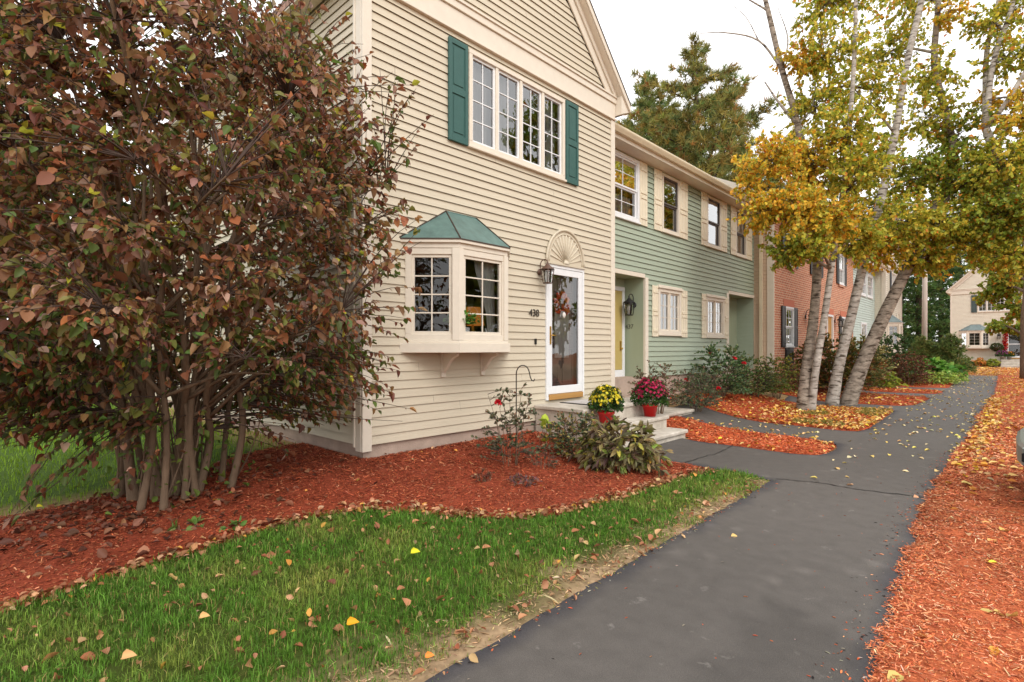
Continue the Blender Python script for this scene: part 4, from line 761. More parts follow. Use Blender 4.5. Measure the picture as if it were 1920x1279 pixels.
# dry thatch and straw along the worn edge of the lawn
P = np.r_[along(np.array([(3.26, 5.9), (3.28, 3.5), (3.30, .5)]), 5200, .11)]; P = P[inside(LAWNF, P[:, 0], P[:, 1])]; n = len(P); a = RNG.uniform(0, 6.28, n)
V, F, C = leafgeo(np.c_[P, np.array([gz(x, y) for x, y in P]) + .014], np.c_[np.cos(a), np.sin(a), RNG.normal(.1, .25, n)], np.c_[RNG.normal(0, .4, (n, 2)), np.ones(n)], RNG.gamma(3, .009, n), .09, pick(n, [(3, (190, 162, 120)), (3, (160, 130, 96)), (2, (128, 100, 74)), (1, (150, 140, 80)), (1, (214, 190, 150))], .2))
tag(npmesh('dry_thatch', V, F, C, DRYL), 'dry straw and thatch on the worn strip between lawn and path', 'debris', kind='stuff')
# seams in the asphalt
for pts in ([(3.40, 6.08), (3.75, 6.22), (4.1, 6.18), (4.62, 6.28)], [(3.36, 13.2), (3.9, 13.35), (4.6, 13.3)], [(2.3, 7.70), (2.36, 7.0), (2.30, 6.18)]):
    q = smoothpts0([Vector((x, y, 0)) for x, y in pts]); V = []
    for i, p in enumerate(q):
        d = (q[min(i + 1, len(q) - 1)] - q[max(i - 1, 0)]).normalized(); s_ = Vector((-d.y, d.x, 0)) * random.uniform(.003, .011); zz = gz(p.x, p.y) + .0205
        V += [(p.x - s_.x, p.y - s_.y, zz), (p.x + s_.x, p.y + s_.y, zz)]
    npmesh('path_seam', V, [(2 * i, 2 * i + 1, 2 * i + 3, 2 * i + 2) for i in range(len(q) - 1)], None, mat('crack_filler', lin(30, 29, 30), .5), path)
# ------------------------------------------------------------------ plants
BIRCH = mat('birch_bark', lin(112, 98, 86), .85, .3, 6, 1., 22, .2, stretch=(1, 1, 2.2), col2=lin(178, 164, 148))
BIRCHW = mat('white_birch_bark', lin(138, 126, 114), .8, .2, 5, .8, 26, .2, stretch=(1, 1, 2.), col2=lin(206, 198, 188))
for m_ in (BIRCH, BIRCHW):                                          # dark horizontal lenticels and scars
    t_ = m_.node_tree; p_ = t_.nodes['Principled BSDF']; src = p_.inputs['Base Color'].links[0].from_socket
    tc_ = t_.nodes.new('ShaderNodeTexCoord'); mp_ = t_.nodes.new('ShaderNodeMapping'); mp_.inputs['Scale'].default_value = (3, 3, 13); n_ = t_.nodes.new('ShaderNodeTexNoise'); n_.inputs['Scale'].default_value = 1.6; n_.inputs['Detail'].default_value = 5
    t_.links.new(tc_.outputs['Object'], mp_.inputs[0]); t_.links.new(mp_.outputs[0], n_.inputs['Vector']); c_ = t_.nodes.new('ShaderNodeValToRGB'); c_.color_ramp.elements[0].position = .53; c_.color_ramp.elements[1].position = .63
    c_.color_ramp.elements[0].color = (1, 1, 1, 1); c_.color_ramp.elements[1].color = (.22, .19, .17, 1); t_.links.new(n_.outputs[0], c_.inputs[0])
    x_ = t_.nodes.new('ShaderNodeMix'); x_.data_type = 'RGBA'; x_.blend_type = 'MULTIPLY'; x_.inputs[0].default_value = 1; t_.links.new(src, x_.inputs[6]); t_.links.new(c_.outputs[0], x_.inputs[7]); t_.links.new(x_.outputs[2], p_.inputs['Base Color'])
BARK = mat('grey_brown_bark', lin(112, 94, 78), .9, .25, 9, .7, 40, .15, stretch=(2, 2, .6))
STEM = mat('shrub_stem', lin(118, 98, 80), .85, .25, 10, .6, 50, .2, stretch=(2, 2, .5))
TWIG = mat('dark_twig', lin(74, 58, 50), .85, .2, 8)
PINEBARK = mat('pine_bark', lin(76, 62, 52), .9, .25, 6, .6, 20)
NEEDLE = attr_mat('needles', .6, .2, .2)
def twigs(S, E, r0, r1, sag=.12, k=4, sides=3, wob=.06):
    n = len(S); L = np.linalg.norm(E - S, axis=1, keepdims=True); ctrl = (S + E) / 2 + np.array([0, 0, 1.]) * L * sag + RNG.normal(0, wob, (n, 3)) * L
    t = np.linspace(0, 1, k)[None, :, None]; Pt = (1 - t) ** 2 * S[:, None] + 2 * t * (1 - t) * ctrl[:, None] + t ** 2 * E[:, None]
    D = norm(np.gradient(Pt, axis=1)); A = norm(np.cross(D, np.array([.3, .5, .81]))); B = np.cross(D, A); rr = (r0[:, None] * (1 - t[:, :, 0]) + r1[:, None] * t[:, :, 0])[:, :, None]
    V = np.stack([Pt + rr * (A * math.cos(2 * math.pi * j / sides) + B * math.sin(2 * math.pi * j / sides)) for j in range(sides)], 2)
    F = [[(i * sides + j), i * sides + (j + 1) % sides, (i + 1) * sides + (j + 1) % sides, (i + 1) * sides + j] for i in range(k - 1) for j in range(sides)]
    F = (np.arange(n) * k * sides)[:, None, None] + np.array(F)[None]; return V.reshape(-1, 3), F.reshape(-1, 4), Pt, D
def along_twig(S, E, ctrlP, m, lo=.25):
    """m points per twig on the polyline ctrlP (n,k,3)"""
    n, k, _ = ctrlP.shape; u = RNG.uniform(lo, 1, (n, m)) * (k - 1); i = np.minimum(u.astype(int), k - 2); f = (u - i)[..., None]; r = np.arange(n)[:, None]
    P = ctrlP[r, i] * (1 - f) + ctrlP[r, i + 1] * f; D = norm(ctrlP[r, i + 1] - ctrlP[r, i]); return P.reshape(-1, 3), D.reshape(-1, 3)
def smoothpts(pts, n=5):
    """Catmull-Rom through pts, so stems bend instead of kink"""
    p = [2 * pts[0] - pts[1]] + list(pts) + [2 * pts[-1] - pts[-2]]; out = []
    for i in range(1, len(p) - 2):
        for k in range(n):
            t = k / n; out.append(.5 * (2 * p[i] + (p[i + 1] - p[i - 1]) * t + (2 * p[i - 1] - 5 * p[i] + 4 * p[i + 1] - p[i + 2]) * t * t + (3 * p[i] - p[i - 1] - 3 * p[i + 1] + p[i + 2]) * t ** 3))
    return out + [pts[-1]]
def stemtube(mb, pts, r0, r1, n=12, mi=0, flare=.25):
    q = smoothpts([Vector(p) for p in pts]); N = len(q) - 1
    mb.tube(q, [(r0 + (r1 - r0) * i / N) * (1 + flare * max(0, 1 - i / N * 9)) * (1 + random.uniform(-.05, .05)) for i in range(N + 1)], n, mi); return q
def tree(name, label, cat, base, stems, clumps, pal, L, bark, group=None, w=.36, per=16, hang=.5, trunkname='trunk', limb=.045, twr=.006, extra=None, barks=None):
    """stems: [(points, r0, r1)], clumps: [(centre, radii, twigs, palette or None)]"""
    base = Vector(base); t = thing(name, label, cat, base, 0, group); mb = MB(); samples = []
    for si, (pts, r0, r1) in enumerate(stems):
        q = stemtube(mb, [Vector(p) - base for p in pts], r0, r1, mi=(barks[si] if barks else 0)); samples += q[len(q) // 4:]
    SA = np.array([tuple(p) for p in samples]); S_, E_, cols, per_ = [], [], [], []
    for c, r, nt_, pl in clumps:
        c = np.array(c) - np.array(base); r = np.array(r) * np.ones(3)
        d = np.linalg.norm(SA - c, axis=1) + np.where(SA[:, 2] > c[2] - .15, 2., 0.); s0 = Vector(SA[d.argmin()]); cc = Vector(c)
        mid = (s0 + cc) / 2 + Vector((random.uniform(-.15, .15), random.uniform(-.15, .15), .12 * (cc - s0).length))
        if limb: q = stemtube(mb, [s0, mid, cc], limb * min(1.3, .5 + (cc - s0).length * .3), limb * .3, 6, flare=0)
        D = rdir(nt_); rad = RNG.uniform(.15, 1, (nt_, 1)) ** .5; E = c + D * rad * r; S = c + D * rad * r * RNG.uniform(.1, .45, (nt_, 1)) + RNG.normal(0, .08, (nt_, 3)) * r
        if limb: qa = np.array([tuple(p) for p in q])[2:]; S = np.where(RNG.uniform(0, 1, (nt_, 1)) < .5, qa[RNG.integers(0, len(qa), nt_)], S)
        S_.append(S); E_.append(E); cols.append(pick(nt_ * per, pl or pal, .16))
    mb.build(trunkname, bark, t)
    S, E = np.concatenate(S_), np.concatenate(E_); V, F, Pt, D = twigs(S, E, np.full(len(S), twr), np.full(len(S), twr * .4), .1); npmesh('twigs', V, F, None, TWIG, t)
    P, D = along_twig(S, E, Pt, per, .3); n = len(P); C = np.concatenate(cols); P = P + RNG.normal(0, .02, P.shape)
    T = D * .5 + rdir(n) * .8 + np.array([0, 0, -hang]); N = rdir(n) + np.array([0, 0, .7]); 
    V, F, C = leafgeo(P, T, N, RNG.uniform(L[0], L[1], n), RNG.uniform(w * .8, w * 1.15, n), C, .3, .2); npmesh('crown', V, F, C, LEAF, t); return t
# --- the big bronze-leaved shrub in the left foreground
sb = Vector((-.40, 1.42, gz(-.4, 1.42))); t = thing('bronze_shrub', 'huge bronze and maroon leaved shrub with many bare stems filling the left of the photo', 'shrub', sb)
random.seed(11); mb = MB(); samp = []
for k in range(21):
    a = 2 * math.pi * k / 21 + random.uniform(-.2, .2); r0 = random.uniform(.10, .50); out = random.uniform(.4, 1.4) if k % 3 else random.uniform(.1, .4); H = random.uniform(2.7, 4.5)
    p = [Vector((math.cos(a) * r0, math.sin(a) * r0, -.08))]
    for f in (.18, .4, .65, 1.): p.append(Vector((math.cos(a) * (r0 + out * f ** 1.7), math.sin(a) * (r0 + out * f ** 1.7), H * f)) + Vector((random.uniform(-.12, .12), random.uniform(-.12, .12), 0)))
    R0 = random.uniform(.026, .048); q = stemtube(mb, p, R0, .012, 8); samp += q[6:]
    for j in range(5):                                              # side limbs
        b0 = q[random.randint(6, len(q) - 4)]; aa = a + random.uniform(-1.3, 1.3); ln = random.uniform(.7, 1.5)
        e = b0 + Vector((math.cos(aa) * ln, math.sin(aa) * ln, random.uniform(.05, .9))); qq = stemtube(mb, [b0, (b0 + e) / 2 + Vector((0, 0, .1)), e], random.uniform(.012, .022), .006, 6, flare=0); samp += qq[3:]
for k in range(26):                                                 # thin whips from the ground
    a = random.uniform(0, 6.28); r0 = random.uniform(.1, .6); hh = random.uniform(.8, 2.2); p0 = Vector((math.cos(a) * r0, math.sin(a) * r0, -.05)); e = p0 + Vector((random.uniform(-.3, .5), random.uniform(-.4, .4), hh)); stemtube(mb, [p0, (p0 + e) / 2 + Vector((.03, .04, 0)), e], .009, .004, 5, flare=0)
mb.build('stems', STEM, t)
SA = np.array([tuple(p) for p in samp]); n = 4300
D = rdir(n * 3); rad = RNG.uniform(.12, 1, len(D)) ** .42; E = D * rad[:, None] * [2.36, 2.36, 2.25] + [0, 0, 2.72]
rr_ = np.hypot(E[:, 0], E[:, 1]); keep = (E[:, 2] > .42 + .75 * np.exp(-rr_ * 1.1) + .12 * np.sin(np.arctan2(E[:, 1], E[:, 0]) * 5)) & ~((E[:, 2] < 1.2) & (rr_ < .8))
lump = 1 + .10 * np.sin(np.arctan2(E[:, 1], E[:, 0]) * 6 + E[:, 2] * 2.5) + .06 * np.sin(E[:, 2] * 7 + E[:, 0] * 5); E[:, :2] *= lump[:, None]; keep &= (E[:, 1] < 1.62)  # the wall stops it
E = E[keep]; thin = (E[:, 2] < 2.1) & (E[:, 0] + .6 * E[:, 1] > .7) & (RNG.uniform(0, 1, len(E)) < .55); E = E[~thin][:4300]
m2 = 900; az = RNG.uniform(0, 6.28, m2); r2 = RNG.uniform(1.0, 2.25, m2); z2 = .55 + .85 * np.maximum(0, np.cos(az - math.atan2(-1.42, 5.67))) ** 3 + RNG.uniform(0, .8, m2); E2 = np.c_[np.cos(az) * r2, np.sin(az) * r2, z2]; E = np.r_[E, E2[E2[:, 1] < 1.6]]
E3 = np.array([tuple(at(u, v, zz) - sb) for u, v, zz in [(8, 985, 3.9), (25, 930, 3.9), (110, 905, 4.), (240, 885, 4.1), (60, 860, 3.8), (180, 850, 3.9), (140, 820, 4.), (30, 800, 3.8), (90, 780, 3.9), (230, 800, 4.2), (560, 800, 4.9), (610, 770, 4.8), (640, 740, 4.7), (690, 690, 4.9), (540, 850, 5.2), (700, 640, 4.8)] for _ in range(3)]); E3 += RNG.normal(0, .06, E3.shape); E = np.r_[E, E3]; n = len(E)
cost = np.linalg.norm(E[:, None] - SA[None], axis=2) + RNG.exponential(.16, (n, len(SA))) + np.where(SA[None, :, 2] > E[:, None, 2] + .25, .8, 0); S = SA[cost.argmin(1)]
ln = np.linalg.norm(E - S, axis=1); V, F, Pt, Dd = twigs(S, E, .0035 + .003 * ln, np.full(n, .0016), .14, 6, 4, .07); npmesh('twigs', V, F, None, TWIG, t, True)
P, D = along_twig(S, E, Pt, 11, .3); n = len(P); SPAL = [(5, (146, 100, 74)), (3, (122, 78, 60)), (4, (158, 120, 78)), (3.2, (124, 121, 61)), (2.4, (94, 112, 53)), (1.5, (182, 148, 128)), (1.4, (184, 116, 76)), (.45, (190, 184, 66))]
low = P[:, 2] < 1.5; C = pick(n, SPAL, .17); C2 = pick(n, [(4, (84, 98, 46)), (2, (116, 112, 54)), (2, (140, 84, 58)), (2, (122, 80, 62)), (1, (104, 134, 56))], .17); mixk = low & (RNG.uniform(0, 1, n) < .6); C[mixk] = C2[mixk]
out = norm(P * [1, 1, .5]); T = D * .55 + out * .35 + rdir(n) * .7 + np.array([0, 0, -.55]); N = rdir(n) * .7 + out * .5 + np.array([0, 0, .75])
m3 = 260; a3 = RNG.uniform(0, 6.28, m3); B3 = np.c_[np.cos(a3) * RNG.uniform(.2, .75, m3), np.sin(a3) * RNG.uniform(.2, .75, m3), RNG.uniform(.02, .7, m3)]; P = np.r_[P, B3]; T = np.r_[T, rdir(m3) + [0, 0, .1]]; N = np.r_[N, rdir(m3) + [0, 0, 1]]; C = np.r_[C, pick(m3, [(3, (98, 120, 52)), (2, (120, 140, 62)), (1, (120, 84, 60))])]; n = len(P)
V, F, C = leafgeo(P, T, N, RNG.gamma(9, .0058, n).clip(.024, .1), RNG.uniform(.26, .44, n), C, RNG.uniform(.05, 1.3, n), RNG.uniform(0, .7, (n, 1))); npmesh('foliage', V, F, C, LEAF, t)
# --- birches
def pline(px, z, dz=0): return [at(u, v, z + dz * k) for k, (u, v) in enumerate(px)]
OR = [(4, (238, 194, 62)), (2.6, (230, 172, 54)), (3, (212, 198, 76)), (3, (172, 172, 62)), (.4, (210, 120, 48))]
OL = [(4, (176, 178, 62)), (3, (202, 192, 70)), (2, (142, 158, 56)), (2, (230, 202, 78)), (.5, (220, 144, 54))]
GR = [(4, (152, 168, 64)), (3, (174, 180, 68)), (2, (126, 150, 58)), (1.2, (186, 160, 54)), (.5, (200, 120, 40))]
random.seed(5)
A_ = pline([(1505, 785), (1511, 700), (1524, 610), (1532, 500), (1524, 400), (1496, 235), (1466, 130), (1440, 20), (1420, -60)], 11.8, .1)
B_ = pline([(1519, 783), (1530, 690), (1545, 600), (1562, 480), (1582, 350), (1596, 200), (1604, 50), (1604, -90)], 11.75, -.05)
dead = [([A_[6], A_[6] + Vector((-.35, -.5, .6)), A_[6] + Vector((-.9, -1.1, .75)), A_[6] + Vector((-1.3, -1.5, .72))], .028, .006), ([A_[5], A_[5] + Vector((-.3, -.35, .5)), A_[5] + Vector((-.55, -.55, 1.0))], .04, .014), ([A_[6], A_[6] + Vector((.1, .1, .7)), A_[6] + Vector((-.1, .05, 1.5))], .025, .006), ([A_[7], A_[7] + Vector((-.5, -.5, .4)), A_[7] + Vector((-1.1, -.9, 1.0))], .022, .005), ([A_[6] + Vector((-.35, -.5, .6)), A_[6] + Vector((-.6, -.55, 1.2)), A_[6] + Vector((-.9, -.7, 1.6))], .014, .004), ([A_[5], A_[5] + Vector((.25, .25, .5)), A_[5] + Vector((.3, .3, 1.3))], .025, .006)]
cl = lambda L: [(at(u, v, z), np.array([r, r, r * .85]) * 1.12, int(n * (2.5 if v > 230 else 2.2)), p) for u, v, z, r, n, p in L]
tree('birch_tree', 'two-stemmed birch nearest the path with gold and orange leaves and a bare dead top', 'tree', at(1510, 778, 11.8), [(A_, .122, .042), (B_, .085, .03)] + dead,
     cl([(1440, 300, 11.5, .75, 40, OR), (1420, 400, 11.2, .55, 22, OR), (1480, 385, 11.0, .8, 46, OR), (1470, 470, 11.3, .5, 20, GR), (1530, 300, 11.9, .9, 46, OR), (1555, 410, 11.2, .75, 38, OR), (1520, 460, 11.0, .6, 24, OL), (1530, 200, 12.3, .9, 40, OL), (1590, 250, 11.6, .9, 40, OL), (1500, 110, 12.2, .6, 22, OR), (1560, 90, 11.8, .9, 36, OL), (1545, 10, 12.0, .8, 26, OL), (1600, -20, 12.0, 1., 30, None), (1610, 330, 11.2, .8, 36, OL), (1640, 170, 12.6, .9, 34, OL), (1610, 450, 11.6, .65, 26, OL), (1400, 350, 11.6, .4, 12, OR), (1530, 380, 12.6, .9, 30, OR)]), OL, (.06, .1), [BIRCH, BIRCHW], 'birches beside the path', per=21, barks=[0, 1] + [1] * 6)
C_ = pline([(1558, 768), (1572, 690), (1592, 610), (1618, 500), (1650, 380), (1678, 250), (1700, 120), (1730, -10), (1745, -120)], 13.1, -.02)
D_ = pline([(1586, 768), (1614, 690), (1654, 600), (1700, 505), (1738, 425), (1776, 340), (1788, 290), (1770, 200), (1752, 120), (1760, 0)], 13.2, .02)
tree('birch_tree', 'birch with two strongly leaning pale trunks and olive-yellow leaves behind the nearest birch', 'tree', at(1572, 760, 13.15), [(C_, .13, .055), (D_, .172, .06), ([D_[4], at(1800, 350, 13), at(1870, 335, 12.8), at(1935, 330, 12.7)], .05, .015), ([C_[5], at(1640, 205, 12.8), at(1600, 165, 12.5)], .035, .012)],
     cl([(1625, 300, 13.8, .9, 40, None), (1690, 420, 12.5, .9, 42, None), (1650, 470, 12.9, .7, 26, OR), (1740, 480, 13., .7, 26, None), (1735, 220, 13.6, 1., 40, None), (1660, 100, 14.1, 1., 38, OL), (1700, 10, 14.2, 1., 30, OL), (1750, 320, 13.4, .9, 38, GR), (1770, 420, 12.6, .9, 42, None), (1800, 250, 13.2, .8, 26, GR), (1760, 130, 13.2, .8, 22, None), (1810, 340, 12.8, .9, 38, GR), (1830, 450, 12.8, .9, 40, None), (1762, 492, 13.2, .45, 12, OR), (1720, -70, 13, 1.2, 30, None), (1780, 20, 13, .7, 14, OR), (1700, 340, 14.2, 1., 32, GR), (1640, 390, 13.6, .9, 28, OL)]), OL, (.062, .105), [BIRCHW, BIRCH], 'birches beside the path', per=21, barks=[0, 1, 1, 0])
E_ = pline([(2035, 745), (1980, 560), (1900, 380), (1848, 240)], 12.5)
tree('birch_tree', 'white forked birch leaning in from the right edge with olive and orange leaves', 'tree', at(2035, 740, 12.5), [(E_, .13, .08), ([E_[3], at(1862, 120, 12.5), at(1895, 20, 12.5), at(1915, -80, 12.5)], .065, .04), ([E_[3], at(1850, 100, 12.8), at(1872, 0, 13), at(1880, -90, 13)], .06, .035), ([E_[3], at(1885, 195, 12.3), at(1925, 130, 12.1), at(1960, 80, 12)], .06, .03)],
     cl([(1880, 300, 12., .9, 44, OL), (1870, 400, 12.2, .9, 44, GR), (1915, 220, 12.2, .8, 34, OR), (1900, 100, 12.4, .8, 28, OL), (1860, 40, 12.6, .6, 16, OL), (1920, 400, 12.0, .9, 40, GR), (1900, 480, 12.2, .7, 28, OL), (1960, 300, 12.2, 1., 36, OL), (1920, 10, 12.6, .8, 20, OL), (1960, 180, 12.5, 1., 26, OR), (1850, 330, 13., .7, 24, GR), (2000, 420, 12.4, 1.2, 36, OL), (1850, 190, 12.8, .35, 8, OR)]), OL, (.062, .105), BIRCHW, 'birches beside the path', per=21)
t = tree('maple_tree', 'dark green maple with orange tips hanging before the house at the end of the path', 'tree', (5.42, 33, 0), [([(5.42, 33, -.1), (5.40, 33.0, 2.5), (5.5, 33.2, 5), (5.3, 33.4, 9.)], .14, .07)],
     cl([(1862, 548, 26, .8, 24, None), (1895, 520, 25.5, 1.1, 36, None), (1905, 580, 25.2, .8, 24, GR), (1850, 490, 26.5, .9, 26, None), (1870, 610, 25.2, .5, 12, GR), (1900, 450, 26, 1.6, 50, None), (1830, 430, 27, 1.6, 44, None), (1860, 360, 27, 1.8, 44, None), (1930, 520, 26, 1.6, 40, None), (1960, 420, 26, 2, 50, None), (1905, 615, 24.5, .35, 8, GR)]), GR, (.13, .2), BARK, None, per=15, limb=.06, twr=.012)
# --- conifers
def conifer(name, label, loc, H, Rr, whorls, pal, group, z0=.12, up=.35, tuft=.22, seed=1, dens=1., nn=11, shape=1., wd=.014):
    rs = np.random.default_rng(seed); t = thing(name, label, 'tree', loc, 0, group); mb = MB(); mb.tube([(0, 0, -.3), (.05, .03, H * .5), (0, 0, H * .98)], [H * .018, H * .012, .02], 8)
    S, E, TP, TD = [], [], [], []
    for i in range(whorls):
        f = i / (whorls - 1); z = H * (z0 + (1 - z0) * f * .97); ln0 = Rr * (1 - f ** 1.35) ** shape * (.75 + .25 * math.sin(i * 2.3)) + .25
        for k in range(6 if f < .8 else 4):
            a = rs.uniform(0, 6.28); ln = ln0 * rs.uniform(.55, 1.12); uu = up * (.35 + .95 * f); s = np.array([0, 0, z]); e = s + np.array([math.cos(a) * ln, math.sin(a) * ln, ln * uu * rs.uniform(.6, 1.4)])
            S.append(s); E.append(e); m = max(3, int(ln * 5.5 * dens))
            for j in range(m):
                u = rs.uniform(.22, 1.03); p = s + (e - s) * u + np.array([0, 0, -.10 * ln * math.sin(math.pi * u)]); side = rs.normal(0, .16 * ln * (1.1 - u) + .08, 3) * [1, 1, .45]
                TP.append(p + side); d = (e - s) / ln + np.array([0, 0, .45]) + rs.normal(0, .35, 3); TD.append(d / np.linalg.norm(d))
    S, E, TP, TD = map(np.array, (S, E, TP, TD)); mb.build('trunk', PINEBARK, t)
    ln = np.linalg.norm(E - S, axis=1); V, F, Pt, D = twigs(S, E, .012 * ln + .012, np.full(len(S), .008), -.10, 5, 4, .03); npmesh('branches', V, F, None, PINEBARK, t)
    n = len(TP); base = np.repeat(TP, nn, 0); dirs = norm(np.repeat(TD, nn, 0) * .75 + RNG.normal(0, .55, (n * nn, 3))); Lg = RNG.uniform(.6, 1.1, (n * nn, 1)) * tuft; B = norm(np.cross(dirs, RNG.normal(0, 1, dirs.shape))) * wd
    V = np.stack([base - B, base + B, base + dirs * Lg], 1).reshape(-1, 3); F = np.arange(len(V)).reshape(-1, 3); C = np.repeat(np.repeat(pick(n, pal, .2), nn, 0), 3, 0); npmesh('crown', V, F, C, NEEDLE, t); return t
PN = [(4, (140, 136, 72)), (2.4, (160, 140, 74)), (3.4, (116, 128, 74)), (.6, (176, 134, 80))]
PG = [(4, (118, 128, 70)), (2, (140, 140, 74)), (1, (92, 108, 64))]
DG = [(4, (70, 98, 54)), (3, (88, 114, 58)), (1, (112, 128, 64))]
q = at(1305, 652, 27); conifer('pine_tree', 'tall white pine with browning needles rising behind the green house roof', (q.x, q.y, 0), 17.0, 7.4, 26, PN, None, .2, .40, .44, 3, 3.3, 14, .66, .022)
q = at(1215, 652, 34); conifer('pine_tree', 'greener pine left of and behind the tall browning pine', (q.x, q.y, 0), 19.0, 5.6, 24, PG, None, .2, .5, .5, 5, 3.2, 13, .7, .03)
q = at(1395, 652, 38); conifer('pine_tree', 'grey-green pine crown behind the birch leaves right of the browning pine', (q.x, q.y, 0), 16.5, 5., 22, PG, None, .2, .5, .5, 8, 3., 13, .7, .03)
proto = None
for i, (u, z, H, sc, lab) in enumerate([(1722, 58, 19, 1., 'dark spruce directly left of the wooden pole'), (1765, 62, 21, 1., 'dark spruce just right of the wooden pole, between it and the end house'), (1690, 66, 22, 1.1, 'dark spruce showing past the roof of the far beige gable house of the row'), (1800, 80, 24, 1.2, 'dark spruce behind the roof of the house at the end of the path'), (1640, 70, 23, 1.1, 'dark spruce top rising behind the pale blue-green house'), (1560, 62, 22, 1.15, 'dark spruce behind the roof of the brick house'), (1880, 84, 24, 1.2, 'dark spruce behind the far house, above its garlanded door'), (1480, 56, 20, 1.1, 'dark spruce behind the brick house left of the birch trunks')]):
    q = at(u, 652, z)
    if proto is None: proto = conifer('spruce_tree', lab, (q.x, q.y, -.1), 19, 4.6, 30, DG, 'dark spruces behind the houses', .02, .08, .5, 9, 1.5, 9, .85, .045); o = proto
    else:
        o = proto.copy(); COL.objects.link(o); o['label'] = lab; o.location = (q.x, q.y, -.1)
        for ch in list(proto.children): c = ch.copy(); COL.objects.link(c); c.parent = o
        o.scale = (sc, sc, sc * H / 22 / (1 if i else 1)); o.rotation_euler.z = i * 1.3
# woods behind the lawn on the left
for i, (x, y, H, lab) in enumerate([(-15, 3.5, 7, 'leafy olive tree behind the lawn, seen through the bronze shrub by the house'), (-17, -1., 8.5, 'leafy olive tree at the left edge behind the lawn'), (-20, 1.5, 9.5, 'tall olive tree farthest back behind the lawn on the left')]):
    cs = [((x + random.uniform(-2, 2), y + random.uniform(-2, 2), H * random.uniform(.12, .95)), np.array([1.7, 1.7, 1.3]), 34, None) for k in range(16)]
    tree('leafy_tree', lab, 'tree', (x, y, 0), [([(x, y, -.1), (x + .1, y, H * .4), (x - .1, y + .1, H * .9)], .2, .05)], cs, [(3, (70, 82, 34)), (2, (96, 96, 40)), (1, (120, 88, 44)), (1, (56, 70, 34))], (.2, .34), BARK, 'trees behind the left lawn', per=12, limb=.05, twr=.012)
for i, (x, y, H, lab) in enumerate([(15, 25.8, 18, 'tallest yellow-green tree across the street, mirrored in the upper window panes'), (16, 13, 8, 'olive tree across the street mirrored in the bay window'), (15.5, 20, 8.5, 'rounded olive tree across the street mirrored in the storm door')]):
    cs = [((x + random.uniform(-3, 3), y + random.uniform(-3, 3), H * random.uniform(.08, .95)), np.array([1.5, 1.5, 1.2]), 34, None) for k in range(24)]
    tree('leafy_tree', lab, 'tree', (x, y, 0), [([(x, y, -.1), (x + .1, y, H * .4), (x - .1, y + .1, H * .9)], .22, .05)], cs, GR, (.2, .32), BARK, 'trees across the street', per=12, limb=.05, twr=.012)
# --- shrubs
def bush(label, loc, r, h, n, pal, L, w=.36, name='shrub', cat='shrub', stems=9, group=None, tw=None, per=9, upr=.3, sr=None, lo=.12, flat=1., roses=None, fold=.3, stemcol=None):
    """stems fan out from the base, twigs end inside a flattened dome and carry the leaves"""
    x, y = loc[:2]; z = gz(x, y) + .02; t = thing(name, label, cat, (x, y, z), RNG.uniform(0, 6.28), group); mb = MB(); samp = []
    rx, ry = (r if hasattr(r, '__len__') else (r, r))
    for k in range(stems):
        a = 2 * math.pi * k / stems + random.uniform(-.3, .3); ou = random.uniform(.25, .8); e = Vector((math.cos(a) * rx * ou, math.sin(a) * ry * ou, h * random.uniform(.5, .9)))
        p0 = Vector((math.cos(a) * .07, math.sin(a) * .07, -.06)); q = stemtube(mb, [p0, p0 * .4 + e * .5 + Vector((0, 0, h * .08)), e], sr or max(.005, h * .009), .002, 5, flare=0); samp += q[1:]
    mb.build('stems', stemcol or STEM, t); SA = np.array([tuple(p) for p in samp]); m = tw or n // per
    D = rdir(m * 3); D[:, 2] = np.abs(D[:, 2]) if lo > .05 else D[:, 2]; E = D * (RNG.uniform(.1, 1, (len(D), 1)) ** .45) * [rx, ry, h * (1 - lo)] + [0, 0, h * lo]
    E[:, :2] *= (1 + .14 * np.sin(np.arctan2(E[:, 1], E[:, 0]) * 5 + E[:, 2] * 6))[:, None]; E = E[E[:, 2] > .02][:m]; m = len(E)
    S = SA[(np.linalg.norm(E[:, None] - SA[None], axis=2) + np.where(SA[None, :, 2] > E[:, None, 2], .4, 0)).argmin(1)]
    V, F, Pt, _ = twigs(S, E, np.full(m, .0035 + h * .001), np.full(m, .0016), .1, 4, 3, .08); npmesh('twigs', V, F, None, TWIG, t)
    P, D = along_twig(S, E, Pt, per, .35); k = len(P); out = norm(P - [0, 0, h * .3]); T = D * .4 + out * .5 + rdir(k) * .6 + np.array([0, 0, upr]); N = out * .6 + rdir(k) * .6 + np.array([0, 0, .5])
    V, F, C = leafgeo(P, T, N, RNG.uniform(L[0], L[1], k), RNG.uniform(w * .85, w * 1.15, k), np.clip(pick(k, pal, .2) * 1.35, 0, .9), RNG.uniform(.5, 1.8, k) * fold, RNG.uniform(.05, .45, (k, 1))); npmesh('foliage', V, F, C, LEAF, t)
    for j in range(roses or 0):
        e = Vector(E[RNG.integers(0, m)]) * .9 + Vector((0, 0, h * .18)); nn = 34; d = rdir(nn); d[:, 2] = np.abs(d[:, 2]) - .2
        V, F, C = leafgeo(d * .012 * RNG.uniform(.5, 1.6, (nn, 1)) + np.array(e), d + rdir(nn) * .4 + [0, 0, .25], d * -1, RNG.uniform(.03, .05, nn), .5, pick(nn, [(3, (206, 26, 44)), (1, (228, 60, 70))], .12), .5, -.2); npmesh('rose', V, F, C, REDL, t)
    return t
ROSE = [(3, (88, 96, 72)), (2, (66, 80, 52)), (2, (110, 100, 78)), (1, (130, 92, 74))]
